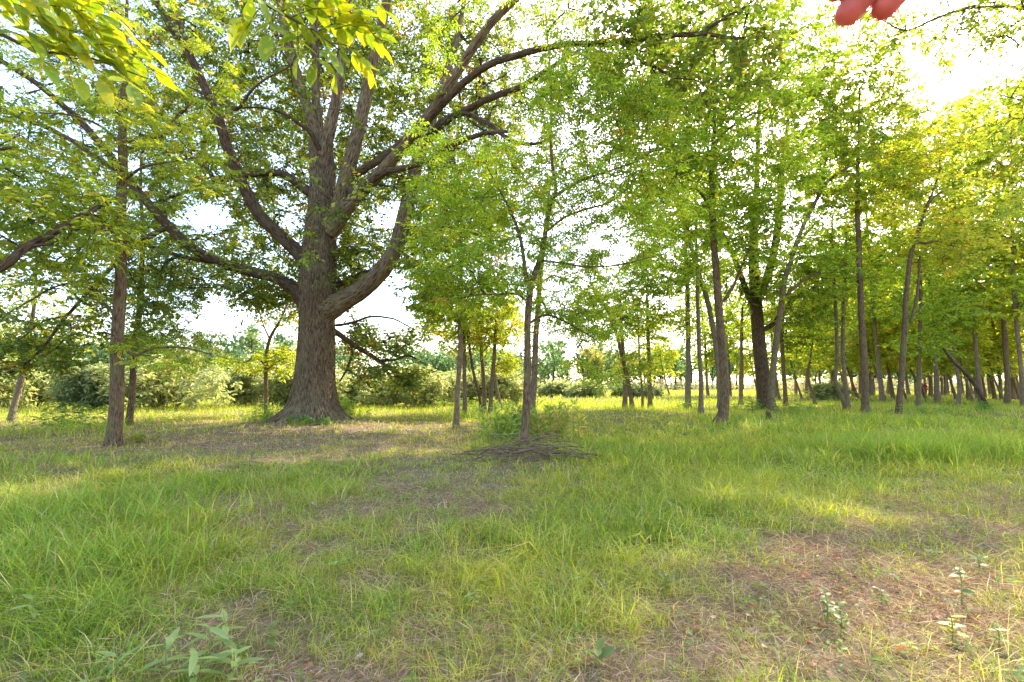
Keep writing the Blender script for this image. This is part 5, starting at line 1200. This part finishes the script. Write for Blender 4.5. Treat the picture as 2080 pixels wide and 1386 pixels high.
# ------------------------------------------------------------------ the raised hand shading the lens
def skin_mat():
    m, n, l = mat_new('skin')
    out = n.new('ShaderNodeOutputMaterial')
    bs = n.new('ShaderNodeBsdfPrincipled'); bs.inputs['Base Color'].default_value = (.52, .10, .075, 1); bs.inputs['Roughness'].default_value = .5
    bs.inputs['Subsurface Weight'].default_value = 1.0; bs.inputs['Subsurface Radius'].default_value = (1.0, .16, .07); bs.inputs['Subsurface Scale'].default_value = .02
    tc = n.new('ShaderNodeTexCoord'); nz = n.new('ShaderNodeTexNoise'); nz.inputs['Scale'].default_value = 90; nz.inputs['Detail'].default_value = 4
    rp = n.new('ShaderNodeValToRGB'); rp.color_ramp.elements[0].color = (.38, .05, .04, 1); rp.color_ramp.elements[1].color = (.62, .17, .13, 1)
    l.new(tc.outputs['Object'], nz.inputs['Vector']); l.new(nz.outputs[0], rp.inputs[0]); l.new(rp.outputs[0], bs.inputs['Base Color'])
    wv = n.new('ShaderNodeTexNoise'); wv.inputs['Scale'].default_value = 700; bp = n.new('ShaderNodeBump'); bp.inputs['Strength'].default_value = .25; bp.inputs['Distance'].default_value = .001
    l.new(tc.outputs['Object'], wv.inputs['Vector']); l.new(wv.outputs[0], bp.inputs['Height']); l.new(bp.outputs[0], bs.inputs['Normal'])
    l.new(bs.outputs[0], out.inputs[0])
    return m
M_SKIN = skin_mat()

def cam_pt(x, y, z):
    """x right, y up, z forward of the lens"""
    return np.array([x, z * CP - y * SP, CAM_H + z * SP + y * CP])

def hand():
    d0 = .40
    a = np.array([-.50, -.74, .45]); a /= np.linalg.norm(a)            # towards the fingertips
    s = np.array([.80, -.54, .0]); s -= a * np.dot(s, a); s /= np.linalg.norm(s)     # index side to little-finger side
    n = np.cross(a, s)
    tip = np.array([(1694 - 1040) / FPX * d0, (693 - 66) / FPX * d0, d0])
    mid = tip - a * .082                                               # middle knuckle
    V = []; E = []; Rr = []
    def add(p, r, par=None):
        V.append(cam_pt(*p)); Rr.append(r)
        if par is not None: E.append((par, len(V) - 1))
        return len(V) - 1
    palm = mid - a * .050
    w_ = add(palm - a * .052, .025)                                    # wrist (root)
    pc = add(palm, .026, w_)
    fing = [(-.0185, .074, .0122, -.002), (.0, .082, .0126, 0), (.0200, .069, .0118, -.004), (.040, .054, .0100, -.016)]
    for off, L, r, back in fing:
        k0 = add(mid + s * off * 1.15 + a * back - a * .018, .013, pc)
        k1 = add(mid + s * off * 1.1 + a * back, .0105, k0)
        k2 = add(mid + s * off * 1.05 + a * (back + L * .46) + n * .006, r * 1.02, k1)
        k3 = add(mid + s * off + a * (back + L * .76) + n * .004, r * .95, k2)
        add(mid + s * off + a * (back + L * .93), r * .82, k3)
    t0 = add(palm - s * .028 - a * .012 - n * .006, .015, w_)
    t1 = add(palm - s * .052 + a * .018 - n * .012, .0115, t0)
    t2 = add(palm - s * .062 + a * .046 - n * .014, .0105, t1)
    add(palm - s * .064 + a * .066 - n * .013, .009, t2)
    f1 = add(palm - a * .12 + np.array([.02, .0, -.06]), .029, w_)
    f2 = add(palm - a * .16 + np.array([.06, -.04, -.20]), .036, f1)
    add(palm - a * .19 + np.array([.09, -.12, -.34]), .040, f2)
    me = bpy.data.meshes.new('hand')
    o0 = V[0]
    me.from_pydata([tuple(v - o0) for v in V], E, [])
    me.materials.append(M_SKIN)
    o = bpy.data.objects.new('hand', me); col.objects.link(o); o.location = tuple(o0)
    sm = o.modifiers.new('skin', 'SKIN'); sm.use_smooth_shade = True; sm.branch_smoothing = .6
    lay = me.skin_vertices[0]
    for i, r in enumerate(Rr):
        lay.data[i].radius = (r, r); lay.data[i].use_root = (i == 0)
    ss = o.modifiers.new('sub', 'SUBSURF'); ss.levels = 2; ss.render_levels = 2
    tag(o, 'reddish backlit fingers of a raised hand shading the lens at the top edge', 'hand')
hand()
print('tris', sum(len(m.polygons) for m in bpy.data.meshes))
